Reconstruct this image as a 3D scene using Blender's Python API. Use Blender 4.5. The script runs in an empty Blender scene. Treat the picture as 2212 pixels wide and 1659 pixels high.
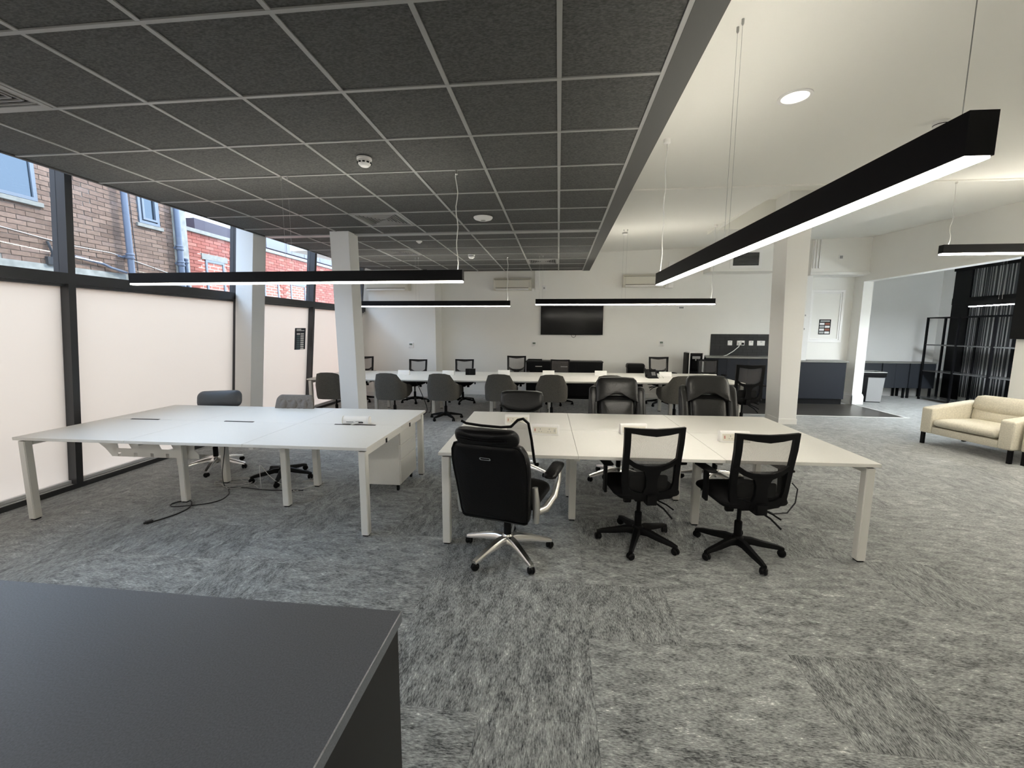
import bpy, bmesh, math, random
from mathutils import Vector, Matrix
random.seed(7)
R = math.radians
S = bpy.context.scene
COL = S.collection

# ------------------------------------------------------------------ camera, sky, sun, exposure
H_CAM = 1.63
def set_camera():
    yaw, pitch, roll, f = -.1077, -.1269, .0043, 914.3
    fw = Vector((math.sin(yaw), math.cos(yaw), 0)); r = Vector((math.cos(yaw), -math.sin(yaw), 0)); u = Vector((0, 0, 1))
    f2 = fw*math.cos(pitch)+u*math.sin(pitch); u2 = u*math.cos(pitch)-fw*math.sin(pitch)
    r3 = r*math.cos(roll)+u2*math.sin(roll); u3 = u2*math.cos(roll)-r*math.sin(roll)
    cam = bpy.data.cameras.new('camera'); cam.sensor_fit = 'HORIZONTAL'; cam.sensor_width = 36
    cam.lens = 36*f/2212; cam.clip_start = .05; cam.clip_end = 200
    o = bpy.data.objects.new('camera', cam); COL.objects.link(o)
    m = Matrix((r3, u3, -f2)).transposed().to_4x4(); m.translation = Vector((0, 0, H_CAM))
    o.matrix_world = m
    S.camera = o
set_camera()
w = bpy.data.worlds.new('sky'); S.world = w; w.use_nodes = True
bg = w.node_tree.nodes['Background']; bg.inputs[0].default_value = (.62, .77, 1.0, 1); bg.inputs[1].default_value = 3.5
sun = bpy.data.lights.new('sun', 'SUN'); sun.energy = 2.2; sun.angle = R(.6); sun.color = (1, .93, .82)
so = bpy.data.objects.new('sun', sun); COL.objects.link(so)
so.rotation_euler = Vector((-1, -.95, -1.35)).to_track_quat('-Z', 'Y').to_euler()
so.location = (12, 14, 20)
UPFILL = 11.0         # radiance of the strip added on top of each pendant to brighten ceilings
LAMP = 19.0            # radiance of the pendant diffusers
S.view_settings.view_transform = 'Standard'; S.view_settings.look = 'None'
S.view_settings.gamma = 1; S.view_settings.use_curve_mapping = False
S.view_settings.exposure = 1.38
try:
    S.cycles.max_bounces = 10; S.cycles.diffuse_bounces = 5; S.cycles.transparent_max_bounces = 12
    S.cycles.sample_clamp_indirect = 6
except Exception: pass

# ------------------------------------------------------------------ materials
def nodes(name):
    m = bpy.data.materials.new(name); m.use_nodes = True
    return m, m.node_tree, m.node_tree.nodes['Principled BSDF']
def mat(name, col, rough=.5, metal=0., noise=None, bump=None, spec=.5, stretch=None):
    m, t, p = nodes(name)
    p.inputs['Base Color'].default_value = (*col, 1); p.inputs['Roughness'].default_value = rough
    p.inputs['Metallic'].default_value = metal; p.inputs['Specular IOR Level'].default_value = spec
    L = t.links
    def coords():
        c = t.nodes.new('ShaderNodeTexCoord'); out = c.outputs['Object']
        if stretch:
            mp = t.nodes.new('ShaderNodeMapping'); mp.inputs['Scale'].default_value = stretch
            L.new(out, mp.inputs[0]); out = mp.outputs[0]
        return out
    if noise:
        sc, amt = noise
        n = t.nodes.new('ShaderNodeTexNoise'); n.inputs['Scale'].default_value = sc; n.inputs['Detail'].default_value = 4
        L.new(coords(), n.inputs[0])
        r = t.nodes.new('ShaderNodeMapRange'); r.inputs[1].default_value = .3; r.inputs[2].default_value = .7
        r.inputs[3].default_value = 1-amt; r.inputs[4].default_value = 1+amt; L.new(n.outputs[0], r.inputs[0])
        x = t.nodes.new('ShaderNodeMix'); x.data_type = 'RGBA'; x.blend_type = 'MULTIPLY'; x.inputs[0].default_value = 1
        x.inputs[6].default_value = (*col, 1); L.new(r.outputs[0], x.inputs[7]); L.new(x.outputs[2], p.inputs['Base Color'])
    if bump:
        sc, st = bump
        n = t.nodes.new('ShaderNodeTexNoise'); n.inputs['Scale'].default_value = sc; n.inputs['Detail'].default_value = 3
        L.new(coords(), n.inputs[0])
        b = t.nodes.new('ShaderNodeBump'); b.inputs['Strength'].default_value = st; b.inputs['Distance'].default_value = .004
        L.new(n.outputs[0], b.inputs['Height']); L.new(b.outputs[0], p.inputs['Normal'])
    return m
def emit(name, col, s):
    m, t, p = nodes(name); p.inputs['Base Color'].default_value = (.8, .8, .8, 1)
    p.inputs['Emission Color'].default_value = (*col, 1); p.inputs['Emission Strength'].default_value = s
    return m
def mesh_cloth(name, col, alpha):
    m, t, p = nodes(name); p.inputs['Base Color'].default_value = (*col, 1); p.inputs['Roughness'].default_value = .8
    tr = t.nodes.new('ShaderNodeBsdfTransparent'); mx = t.nodes.new('ShaderNodeMixShader')
    wv = t.nodes.new('ShaderNodeTexChecker'); wv.inputs['Scale'].default_value = 260
    c = t.nodes.new('ShaderNodeTexCoord'); t.links.new(c.outputs['Object'], wv.inputs[0])
    r = t.nodes.new('ShaderNodeMapRange'); r.inputs[3].default_value = alpha-.12; r.inputs[4].default_value = alpha+.12
    t.links.new(wv.outputs[1], r.inputs[0]); t.links.new(r.outputs[0], mx.inputs[0])
    t.links.new(tr.outputs[0], mx.inputs[1]); t.links.new(p.outputs[0], mx.inputs[2])
    t.links.new(mx.outputs[0], t.nodes['Material Output'].inputs[0])
    return m
def film(name):
    m, t, p = nodes(name)
    a = t.nodes.new('ShaderNodeBsdfTranslucent'); a.inputs[0].default_value = (.78, .71, .625, 1)
    p.inputs['Base Color'].default_value = (.85, .85, .83, 1); p.inputs['Roughness'].default_value = .45
    mx = t.nodes.new('ShaderNodeMixShader'); mx.inputs[0].default_value = .16
    t.links.new(a.outputs[0], mx.inputs[1]); t.links.new(p.outputs[0], mx.inputs[2])
    t.links.new(mx.outputs[0], t.nodes['Material Output'].inputs[0]); return m
def glass(name, tint=(.93, .96, .97), refl=1.0):
    m, t, p = nodes(name)
    a = t.nodes.new('ShaderNodeBsdfTransparent'); a.inputs[0].default_value = (*tint, 1)
    g = t.nodes.new('ShaderNodeBsdfGlossy'); g.inputs[1].default_value = .02
    fr = t.nodes.new('ShaderNodeLayerWeight'); fr.inputs[0].default_value = .5
    pw = t.nodes.new('ShaderNodeMath'); pw.operation = 'POWER'; pw.inputs[1].default_value = 5
    k = t.nodes.new('ShaderNodeMath'); k.operation = 'MULTIPLY_ADD'; k.inputs[1].default_value = .5*refl; k.inputs[2].default_value = .03*refl
    t.links.new(fr.outputs['Facing'], pw.inputs[0])
    mx = t.nodes.new('ShaderNodeMixShader')
    t.links.new(pw.outputs[0], k.inputs[0]); t.links.new(k.outputs[0], mx.inputs[0]); t.links.new(a.outputs[0], mx.inputs[1])
    t.links.new(g.outputs[0], mx.inputs[2]); t.links.new(mx.outputs[0], t.nodes['Material Output'].inputs[0]); return m
def carpet_mat():
    m, t, p = nodes('carpet'); L = t.links; N = t.nodes.new
    p.inputs['Roughness'].default_value = .95; p.inputs['Specular IOR Level'].default_value = .15
    p.inputs['Sheen Weight'].default_value = .7; p.inputs['Sheen Roughness'].default_value = .35
    geo = N('ShaderNodeNewGeometry')
    off = N('ShaderNodeVectorMath'); off.operation = 'ADD'; off.inputs[1].default_value = (-.19, -1.6, 0); L.new(geo.outputs['Position'], off.inputs[0])
    sc = N('ShaderNodeVectorMath'); sc.operation = 'SCALE'; sc.inputs['Scale'].default_value = 2.0; L.new(off.outputs[0], sc.inputs[0])
    fl = N('ShaderNodeVectorMath'); fl.operation = 'FLOOR'; L.new(sc.outputs[0], fl.inputs[0])
    sx = N('ShaderNodeSeparateXYZ'); L.new(fl.outputs[0], sx.inputs[0])
    cx = N('ShaderNodeCombineXYZ'); L.new(sx.outputs[0], cx.inputs[0]); L.new(sx.outputs[1], cx.inputs[1])
    wn = N('ShaderNodeTexWhiteNoise'); wn.noise_dimensions = '2D'; L.new(cx.outputs[0], wn.inputs[0])
    # quarter turn per tile
    gt = N('ShaderNodeMath'); gt.operation = 'GREATER_THAN'; gt.inputs[1].default_value = .5; L.new(wn.outputs[0], gt.inputs[0])
    sp = N('ShaderNodeSeparateXYZ'); L.new(geo.outputs['Position'], sp.inputs[0])
    def comb(a, b, ka, kb):
        ma = N('ShaderNodeMath'); ma.operation = 'MULTIPLY'; ma.inputs[1].default_value = ka; L.new(sp.outputs[a], ma.inputs[0])
        mb = N('ShaderNodeMath'); mb.operation = 'MULTIPLY'; mb.inputs[1].default_value = kb; L.new(sp.outputs[b], mb.inputs[0])
        c = N('ShaderNodeCombineXYZ'); L.new(ma.outputs[0], c.inputs[0]); L.new(mb.outputs[0], c.inputs[1]); L.new(wn.outputs[0], c.inputs[2]); return c
    def pick(A, B):
        x = N('ShaderNodeMix'); x.data_type = 'VECTOR'; L.new(gt.outputs[0], x.inputs[0]); L.new(A.outputs[0], x.inputs[4]); L.new(B.outputs[0], x.inputs[5]); return x
    v1 = pick(comb(0, 1, 210, 48), comb(1, 0, 210, 48))
    v2 = pick(comb(0, 1, 20, 8), comb(1, 0, 20, 8))
    n1 = N('ShaderNodeTexNoise'); n1.inputs['Scale'].default_value = 1; n1.inputs['Detail'].default_value = 3; n1.inputs['Roughness'].default_value = .65; L.new(v1.outputs[1], n1.inputs[0])
    n2 = N('ShaderNodeTexNoise'); n2.inputs['Scale'].default_value = 1; n2.inputs['Detail'].default_value = 4; n2.inputs['Distortion'].default_value = .8; L.new(v2.outputs[1], n2.inputs[0])
    k2 = N('ShaderNodeMath'); k2.operation = 'MULTIPLY_ADD'; k2.inputs[1].default_value = .6; L.new(n2.outputs[0], k2.inputs[0])
    L.new(n1.outputs[0], k2.inputs[2])
    k3 = N('ShaderNodeMath'); k3.operation = 'MULTIPLY_ADD'; k3.inputs[1].default_value = .07; L.new(wn.outputs[0], k3.inputs[0]); L.new(k2.outputs[0], k3.inputs[2])
    rp = N('ShaderNodeValToRGB'); e = rp.color_ramp.elements
    e[0].position = .70; e[0].color = (.045, .048, .05, 1); e[1].position = 1.25; e[1].color = (.95, .955, .93, 1)
    x = rp.color_ramp.elements.new(.98); x.color = (.43, .445, .435, 1)
    mr = N('ShaderNodeMapRange'); mr.inputs[1].default_value = .53; mr.inputs[2].default_value = 1.12; L.new(k3.outputs[0], mr.inputs[0])
    e[0].position = .16; x.position = .50; e[1].position = .88
    for el in rp.color_ramp.elements: pass
    L.new(mr.outputs[0], rp.inputs[0]); L.new(rp.outputs[0], p.inputs['Base Color'])
    b = N('ShaderNodeBump'); b.inputs['Strength'].default_value = .5; b.inputs['Distance'].default_value = .004
    L.new(n1.outputs[0], b.inputs['Height']); L.new(b.outputs[0], p.inputs['Normal'])
    return m
def brick_wall_mat(name, c1, c2, mortar, scale=1):
    m, t, p = nodes(name); p.inputs['Roughness'].default_value = .9
    b = t.nodes.new('ShaderNodeTexBrick'); b.inputs['Color1'].default_value = (*c1, 1); b.inputs['Color2'].default_value = (*c2, 1)
    b.inputs['Mortar'].default_value = (*mortar, 1); b.inputs['Scale'].default_value = 1; b.inputs['Mortar Size'].default_value = .008
    b.inputs['Brick Width'].default_value = .235; b.inputs['Row Height'].default_value = .075
    g = t.nodes.new('ShaderNodeNewGeometry'); s = t.nodes.new('ShaderNodeSeparateXYZ'); c = t.nodes.new('ShaderNodeCombineXYZ')
    t.links.new(g.outputs['Position'], s.inputs[0]); t.links.new(s.outputs[1], c.inputs[0]); t.links.new(s.outputs[2], c.inputs[1])
    t.links.new(c.outputs[0], b.inputs[0]); t.links.new(b.outputs[0], p.inputs['Base Color']); return m
def brick_mat(name, cols):
    m, t, p = nodes(name); p.inputs['Roughness'].default_value = .9
    oi = t.nodes.new('ShaderNodeObjectInfo'); rp = t.nodes.new('ShaderNodeValToRGB')
    e = rp.color_ramp.elements
    e[0].position = 0; e[0].color = (*cols[0], 1); e[1].position = 1; e[1].color = (*cols[-1], 1)
    for i, c in enumerate(cols[1:-1]):
        k = e.new((i+1)/(len(cols)-1)); k.color = (*c, 1)
    n = t.nodes.new('ShaderNodeTexNoise'); n.inputs['Scale'].default_value = 28; g = t.nodes.new('ShaderNodeNewGeometry')
    t.links.new(g.outputs['Position'], n.inputs[0])
    x = t.nodes.new('ShaderNodeMix'); x.data_type = 'RGBA'; x.blend_type = 'OVERLAY'; x.inputs[0].default_value = .5
    t.links.new(oi.outputs['Random'], rp.inputs[0]); t.links.new(rp.outputs[0], x.inputs[6]); t.links.new(n.outputs[0], x.inputs[7])
    t.links.new(x.outputs[2], p.inputs['Base Color']); return m
def island_mat(name, cols, rough=.9):
    m, t, p = nodes(name); p.inputs['Roughness'].default_value = rough
    g = t.nodes.new('ShaderNodeNewGeometry'); rp = t.nodes.new('ShaderNodeValToRGB'); e = rp.color_ramp.elements
    e[0].position = 0; e[0].color = (*cols[0], 1); e[1].position = 1; e[1].color = (*cols[-1], 1)
    for i, c in enumerate(cols[1:-1]):
        k = e.new((i+1)/(len(cols)-1)); k.color = (*c, 1)
    t.links.new(g.outputs['Random Per Island'], rp.inputs[0]); t.links.new(rp.outputs[0], p.inputs['Base Color']); return m

M = dict(
    wall=mat('wall_paint', (.87, .86, .82), .75, noise=(1.3, .015)),
    wallcool=mat('annex_wall_paint', (.84, .84, .83), .75, noise=(1.3, .015)),
    ceilw=mat('ceiling_paint', (.88, .87, .82), .85),
    pillar=mat('pillar_paint', (.84, .835, .82), .7),
    tile=mat('ceiling_tile_grey', (.075, .076, .073), .8, noise=(60, .45), bump=(90, .5), spec=.35, stretch=(1, 2.2, 1)),
    tbar=mat('grid_bar_grey', (.29, .29, .28), .42, spec=.6),
    fascia=mat('dark_fascia', (.055, .055, .053), .6),
    alu=mat('dark_window_frame', (.05, .052, .057), .35, metal=.3),
    sill=mat('sill_aluminium', (.72, .72, .73), .35, metal=0.),
    desk=mat('white_laminate', (.80, .785, .74), .38, noise=(60, .012)),
    dmetal=mat('white_metal', (.78, .765, .72), .4),
    black=mat('black_plastic', (.005, .005, .0055), .5, spec=.14),
    blackm=mat('black_metal', (.005, .005, .006), .45, spec=.15),
    cloth=mat('black_cloth', (.007, .007, .0075), .95, noise=(120, .2), spec=.15),
    leather=mat('black_leather', (.004, .004, .0045), .36, bump=(90, .35), spec=.22),
    leather2=mat('dark_leather', (.014, .014, .014), .34, bump=(60, .4)),
    blueleather=mat('blue_grey_leather', (.075, .082, .095), .42, bump=(60, .3)),
    greyfab=mat('grey_tweed', (.095, .09, .08), .95, noise=(140, .35), bump=(160, .3)),
    quilt=mat('grey_velvet', (.16, .145, .13), .8, noise=(60, .12)),
    sofa=mat('cream_cloth', (.62, .58, .48), .95, noise=(70, .12), bump=(140, .3)),
    chrome=mat('polished_metal', (.72, .71, .69), .22, metal=1.),
    silver=mat('silver_paint', (.62, .61, .58), .3, metal=.85),
    white=mat('white_plastic', (.88, .87, .85), .35),
    accream=mat('darker_cream_plastic', (.66, .635, .55), .45), cream=mat('cream_plastic', (.74, .71, .62), .4),  # accream: darker cream for the air conditioner casings
    grey=mat('grey_plastic', (.33, .33, .33), .45),
    dark=mat('dark_void', (.004, .004, .004), .9),
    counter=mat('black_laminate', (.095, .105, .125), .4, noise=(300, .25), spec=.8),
    countshade=mat('black_laminate_shaded', (.010, .010, .011), .5, spec=.3), navyd=mat('dark_slate_laminate', (.022, .026, .034), .55), navy=mat('navy_laminate', (.006, .008, .014), .55, spec=.3),  # side laminate: copy of black_laminate with shade put into its colour
    worktop=mat('grey_worktop', (.22, .215, .20), .5),
    btile=island_mat('black_wall_tile', [(.005, .005, .005), (.012, .012, .012), (.008, .008, .008)], .6),
    wood=mat('dark_wood', (.045, .040, .035), .35, noise=(9, .35), stretch=(.5, 6, 1)),
    strip=mat('metal_strip', (.75, .75, .73), .5, metal=.3),
    screen=mat('screen_glass', (.003, .003, .004), .16, spec=.2),
    mesh=mesh_cloth('mesh_fabric', (.13, .12, .115), .46),
    film=film('frosted_film'), glass=glass('clear_glass'),
    carpet=carpet_mat(),
    lamp=emit('lamp_diffuser', (1, .94, .82), LAMP), upfill=emit('added_upfill', (1, .94, .82), UPFILL), lampl=emit('lamp_diffuser_soft', (1, .94, .82), LAMP*.3), lampc=emit('lamp_diffuser_cool', (.86, .94, 1), LAMP*7), lampb=emit('lamp_diffuser_bright', (1, .94, .82), LAMP*2), down=emit('downlight_lens', (1, .95, .80), .62),
    cable=mat('cable_white', (.72, .72, .70), .5), wire=mat('steel_wire', (.45, .45, .44), .35, metal=.8), bcable=mat('cable_black', (.02, .02, .022), .5),
    gcable=mat('cable_grey', (.55, .55, .53), .5),
    lcd=mat('lcd_green', (.16, .20, .17), .25), red=mat('red_switch', (.50, .20, .17), .4), rust=mat('printed_brown', (.25, .09, .06), .7),
    teal=mat('printed_teal', (.10, .15, .17), .7), navyp=mat('printed_navy', (.018, .022, .035), .6), paper=mat('paper_white', (.8, .8, .8), .8),
    brick=brick_mat('brown_brick', [(.105, .062, .042), (.16, .10, .07), (.19, .12, .086), (.13, .078, .054), (.175, .115, .088)]),
    redbrick=island_mat('red_brick', [(.19, .052, .036), (.26, .074, .05), (.22, .062, .045), (.31, .12, .085)]),
    brickback=brick_wall_mat('brown_brickwork', (.23, .15, .11), (.28, .19, .14), (.42, .38, .33)),
    redback=brick_wall_mat('red_brickwork', (.30, .09, .06), (.36, .11, .075), (.45, .38, .33)),
    mortar=mat('mortar', (.28, .25, .215), .95, noise=(20, .15)), cement=mat('cement_render', (.25, .245, .22), .95, noise=(8, .25)),
    pipe=mat('grey_pipe', (.085, .10, .135), .5), stone=mat('stone_sill', (.2, .19, .165), .9, noise=(15, .15)),
    pane=mat('far_window_glass', (.07, .085, .10), .05, metal=.7), upvc=mat('grey_window_frame', (.12, .135, .16), .4),
    clad=mat('pale_cladding', (.15, .148, .17), .7), cladd=mat('dark_cladding', (.05, .042, .055), .8), yard=mat('yard_concrete', (.42, .40, .36), .95, noise=(4, .2)),
    slat=island_mat('blind_slat', [(.010, .011, .013), (.04, .043, .047), (.016, .017, .02), (.07, .073, .078), (.02, .021, .024)], .55),
    shelfglass=mat('smoked_shelf', (.10, .10, .10), .25),
)

# ------------------------------------------------------------------ mesh building
class MB:
    def __init__(s): s.v = []; s.f = []
    def add(s, vs, fs):
        b = len(s.v); s.v += [tuple(q) for q in vs]; s.f += [tuple(i+b for i in q) for q in fs]; return s
    def box(s, x0, x1, y0, y1, z0, z1):
        return s.hexa([(x0, y0, z0), (x1, y0, z0), (x1, y1, z0), (x0, y1, z0), (x0, y0, z1), (x1, y0, z1), (x1, y1, z1), (x0, y1, z1)])
    def hexa(s, p): return s.add(p, [(0, 3, 2, 1), (4, 5, 6, 7), (0, 1, 5, 4), (1, 2, 6, 5), (2, 3, 7, 6), (3, 0, 4, 7)])
    def obox(s, c, d, m=None):
        m = m or Matrix.Identity(3); c = Vector(c); x, y, z = [q/2 for q in d]
        return s.hexa([c+m@Vector(q) for q in [(-x, -y, -z), (x, -y, -z), (x, y, -z), (-x, y, -z), (-x, -y, z), (x, -y, z), (x, y, z), (-x, y, z)]])
    def loft(s, loops, caps=True, closed=False):
        n = len(loops[0]); b = [q for l in loops for q in l]; f = []
        k = len(loops)
        for i in range(k if closed else k-1):
            a, c = i*n, ((i+1) % k)*n
            for j in range(n): f.append((a+j, a+(j+1) % n, c+(j+1) % n, c+j))
        if caps and not closed: f.append(tuple(range(n))[::-1]); f.append(tuple(range((k-1)*n, k*n)))
        return s.add(b, f)
    def tube(s, pts, r, n=8, caps=True, closed=False):
        pts = [Vector(q) for q in pts]; loops = []; k = len(pts)
        up = None
        for i, q in enumerate(pts):
            a = pts[(i-1) % k] if (i or closed) else q; c = pts[(i+1) % k] if (i < k-1 or closed) else q
            d = (c-a).normalized()
            if up is None:
                up = Vector((0, 0, 1)) if abs(d.z) < .9 else Vector((1, 0, 0))
            u = (up-d*up.dot(d)).normalized(); up = u; v = d.cross(u)
            rr = r[i] if isinstance(r, (list, tuple)) else r
            loops.append([q+(u*math.cos(t)+v*math.sin(t))*rr for t in [2*math.pi*j/n for j in range(n)]])
        return s.loft(loops, caps, closed)
    def lathe(s, prof, c=(0, 0, 0), n=20, ax='z'):
        loops = []
        for r, z in prof:
            l = []
            for j in range(n):
                t = 2*math.pi*j/n; a, b = r*math.cos(t), r*math.sin(t)
                q = (a, b, z) if ax == 'z' else ((z, a, b) if ax == 'x' else (b, z, a))
                l.append((q[0]+c[0], q[1]+c[1], q[2]+c[2]))
            loops.append(l)
        return s.loft(loops)
    def prism(s, ct, mp, t0, t1):
        return s.loft([[mp(a, b, t0) for a, b in ct], [mp(a, b, t1) for a, b in ct]])
    def pillow(s, ct, mp, t0, t1, rings=(1, .985, .93, .8, .5, .2), q=2.6):
        """cushion with outline ct; t0/t1 are its depths to either side"""
        cx = sum(a for a, b in ct)/len(ct); cy = sum(b for a, b in ct)/len(ct)
        def loop(k, t):
            d = t*(1-k**q)**(1/q) if k < 1 else 0
            return [mp(cx+(a-cx)*k, cy+(b-cy)*k, d) for a, b in ct]
        ls = [loop(k, t0) for k in rings[::-1]]+[loop(k, t1) for k in rings[1:]]
        return s.loft(ls)
    def frame(s, out, inn, mp, t0, t1):
        return s.loft([[mp(a, b, t0) for a, b in out], [mp(a, b, t1) for a, b in out], [mp(a, b, t1) for a, b in inn], [mp(a, b, t0) for a, b in inn]], closed=True)
    def strip(s, path, ws, mp, t0, t1):
        k = len(path); lo = []
        for i, (a, b) in enumerate(path):
            p0 = path[max(i-1, 0)]; p1 = path[min(i+1, k-1)]
            dx, dy = p1[0]-p0[0], p1[1]-p0[1]; l = math.hypot(dx, dy); nx, ny = -dy/l, dx/l
            h = (ws[i] if isinstance(ws, (list, tuple)) else ws)/2
            lo.append([mp(a+nx*h, b+ny*h, t0), mp(a-nx*h, b-ny*h, t0), mp(a-nx*h, b-ny*h, t1), mp(a+nx*h, b+ny*h, t1)])
        return s.loft(lo)
    def grid(s, nu, nv, fn):
        vs = [fn(i/nu, j/nv) for i in range(nu+1) for j in range(nv+1)]
        return s.add(vs, [(i*(nv+1)+j, (i+1)*(nv+1)+j, (i+1)*(nv+1)+j+1, i*(nv+1)+j+1) for i in range(nu) for j in range(nv)])
    def mesh(s, name, m, bevel=0, smooth=35, seg=2):
        me = bpy.data.meshes.new(name); me.from_pydata(s.v, [], s.f)
        bm = bmesh.new(); bm.from_mesh(me)
        bmesh.ops.recalc_face_normals(bm, faces=bm.faces)
        if bevel:
            ed = [e for e in bm.edges if len(e.link_faces) == 2 and e.calc_face_angle(0) > .5]
            bmesh.ops.bevel(bm, geom=ed, offset=bevel, segments=seg, affect='EDGES', profile=.6, clamp_overlap=True)
        bm.to_mesh(me); bm.free()
        me.materials.append(M[m] if isinstance(m, str) else m)
        if smooth:
            me.shade_smooth(); me.set_sharp_from_angle(angle=R(smooth))
        return me
    def build(s, name, m, parent=None, bevel=0, smooth=35, seg=2):
        return link(name, s.mesh(name, m, bevel, smooth, seg), parent)
def link(name, me, parent=None):
    o = bpy.data.objects.new(name, me); COL.objects.link(o); o.parent = parent; return o
def tag(o, label=None, cat=None, group=None, kind=None):
    if label: o['label'] = label
    if cat: o['category'] = cat
    if group: o['group'] = group
    if kind: o['kind'] = kind
    return o
def thing(name, label, cat, loc=(0, 0, 0), rz=0, group=None):
    o = bpy.data.objects.new(name, None); COL.objects.link(o); o.location = loc; o.rotation_euler = (0, 0, rz); o.empty_display_size = .1
    return tag(o, label, cat, group)
def dup(src, loc, rz, label, group=None, scale=None, base=0):
    def cp(o, par):
        c = o.copy(); COL.objects.link(c); c.parent = par
        for ch in o.children: cp(ch, c)
        return c
    r = cp(src, None); r.location = loc; r.rotation_euler = (0, 0, rz); r['label'] = label
    if group: r['group'] = group
    if scale: r.scale = scale
    turn_base(r, base); return r
def turn_base(r, base):
    for ch in r.children:
        if ch.name.startswith('base_leg'): ch.rotation_euler = (0, 0, ch.rotation_euler.z+base)
def struct(name, mb, m, parent=None, **k):
    o = mb.build(name, m, parent, **k)
    if parent is None: o['kind'] = 'structure'
    return o
XZ = lambda a, b, t: (a, t, b)        # outline in the x-z plane, depth along y
XY = lambda a, b, t: (a, b, t)
YZ = lambda a, b, t: (t, a, b)
def rrect(x0, x1, y0, y1, r, n=5):
    out = []
    for cx, cy, a0 in ((x1-r, y1-r, 0), (x0+r, y1-r, 90), (x0+r, y0+r, 180), (x1-r, y0+r, 270)):
        for i in range(n+1):
            t = R(a0+90*i/n); out.append((cx+r*math.cos(t), cy+r*math.sin(t)))
    return out
def taper(ct, y0, y1, k0, k1):
    return [(a*(k0+(k1-k0)*(b-y0)/(y1-y0)), b) for a, b in ct]
def rotz(a): return Matrix.Rotation(a, 3, 'Z')

# ------------------------------------------------------------------ the setting
ZC = 2.939; FS, F0 = .0975, -4.857          # ceiling height; window wall: x = F0 + FS*z (it leans in at the top)
TX0, TX1, TY0, TY1 = -4.81, 4.69, 1.1, 4.1
fl = MB()
fl.box(-5.3, 9.6, -2.6, 12, -.2, -.008)
fl.box(-5.3, 9.6, -2.6, TY0, -.008, 0).box(-5.3, 9.6, TY1, 12, -.008, 0).box(-5.3, TX0, TY0, TY1, -.008, 0).box(TX1, 9.6, TY0, TY1, -.008, 0)
floor = struct('floor', fl, 'carpet', smooth=0)
tl = MB().box(-.2495, .2495, -.2495, .2495, -.007, 0).mesh('carpet_tile', 'carpet', smooth=0)
for i in range(19):
    for j in range(6):
        o = link('carpet_tile', tl, floor); o.location = (TX0+.25+.5*i, TY0+.25+.5*j, random.uniform(-.0008, 0))
wf = MB().box(3.4, 6.6, 8.68, 10.2, .0005, .004)
struct('wood_floor', wf, 'wood', floor, smooth=0)
ms = MB().box(3.37, 6.66, 8.645, 8.68, .0005, .008).box(6.6, 6.645, 8.68, 10.2, .0005, .008).box(3.37, 3.4, 8.68, 10.0, .0005, .008)
struct('threshold_strip', ms, 'strip', floor, smooth=0)

# suspended dark ceiling with its grid
cl = MB().box(-4.18, .52, 1.2, 9.0, ZC+.03, ZC+.09).box(-2.9, .52, 9.0, 9.7, ZC+.03, ZC+.09).box(-4.18, .52, -2.6, 1.2, ZC, ZC+.09)
ceiling = struct('ceiling', cl, 'tile', smooth=0)
struct('fascia', MB().box(.52, .66, -2.6, 9.7, ZC-.004, ZC+.6), 'fascia', ceiling, smooth=0)
cols = [-4.18]+[-.0185+.6*k for k in range(-6, 1)]+[.52]
rows1 = [1.224+.6*k for k in range(8)]+[5.82]
rows2 = [5.95]+[6.31+.6*k for k in range(6)]
vents = {(-2.12, 5.12): 0, (-2.72, 7.21): 0, (-.32, 8.41): 0, (-3.32, 2.12): 0}
vent_cells = []
cache = {}
def tile_mesh(wx, wy):
    k = (round(wx, 3), round(wy, 3))
    if k not in cache:
        cache[k] = MB().box(-wx/2+.013, wx/2-.013, -wy/2+.013, wy/2-.013, .006, .028).mesh('ceiling_tile', 'tile', smooth=0)
    return cache[k]
def lay(rows, last=None):
    for a in range(len(rows)-1):
        for b in range(len(cols)-1):
            x0, x1, y0, y1 = cols[b], cols[b+1], rows[a], rows[a+1]
            c = ((x0+x1)/2, (y0+y1)/2)
            if any(x0 < vx < x1 and y0 < vy < y1 for vx, vy in vents): vent_cells.append((x0, x1, y0, y1)); continue
            o = link('ceiling_tile', tile_mesh(x1-x0, y1-y0), ceiling); o.location = (c[0], c[1], ZC)
lay(rows1); lay(rows2)
x0s = [c for c in cols if c > -3.1]
for b in range(len(x0s)-1):
    o = link('ceiling_tile', tile_mesh(x0s[b+1]-x0s[b], .39), ceiling); o.location = ((x0s[b]+x0s[b+1])/2, 9.505, ZC)
def bar(x0, x1, y0, y1, z=ZC): struct('grid_bar', MB().box(x0, x1, y0, y1, z, z+.03), 'tbar', ceiling, smooth=0)
for c in cols[1:-1]:
    e = 9.7 if c > -3.1 else 9.0
    bar(c-.012, c+.012, 1.2, e)
for y in rows1[1:-1]+rows2[1:]:
    bar(-4.18 if y < 9 else -2.9, .52, y-.011, y+.011, ZC-.001)
bar(-4.18, .52, 5.82, 5.95, ZC-.006)
bar(.497, .52, 1.2, 9.7, ZC-.002)
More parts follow.
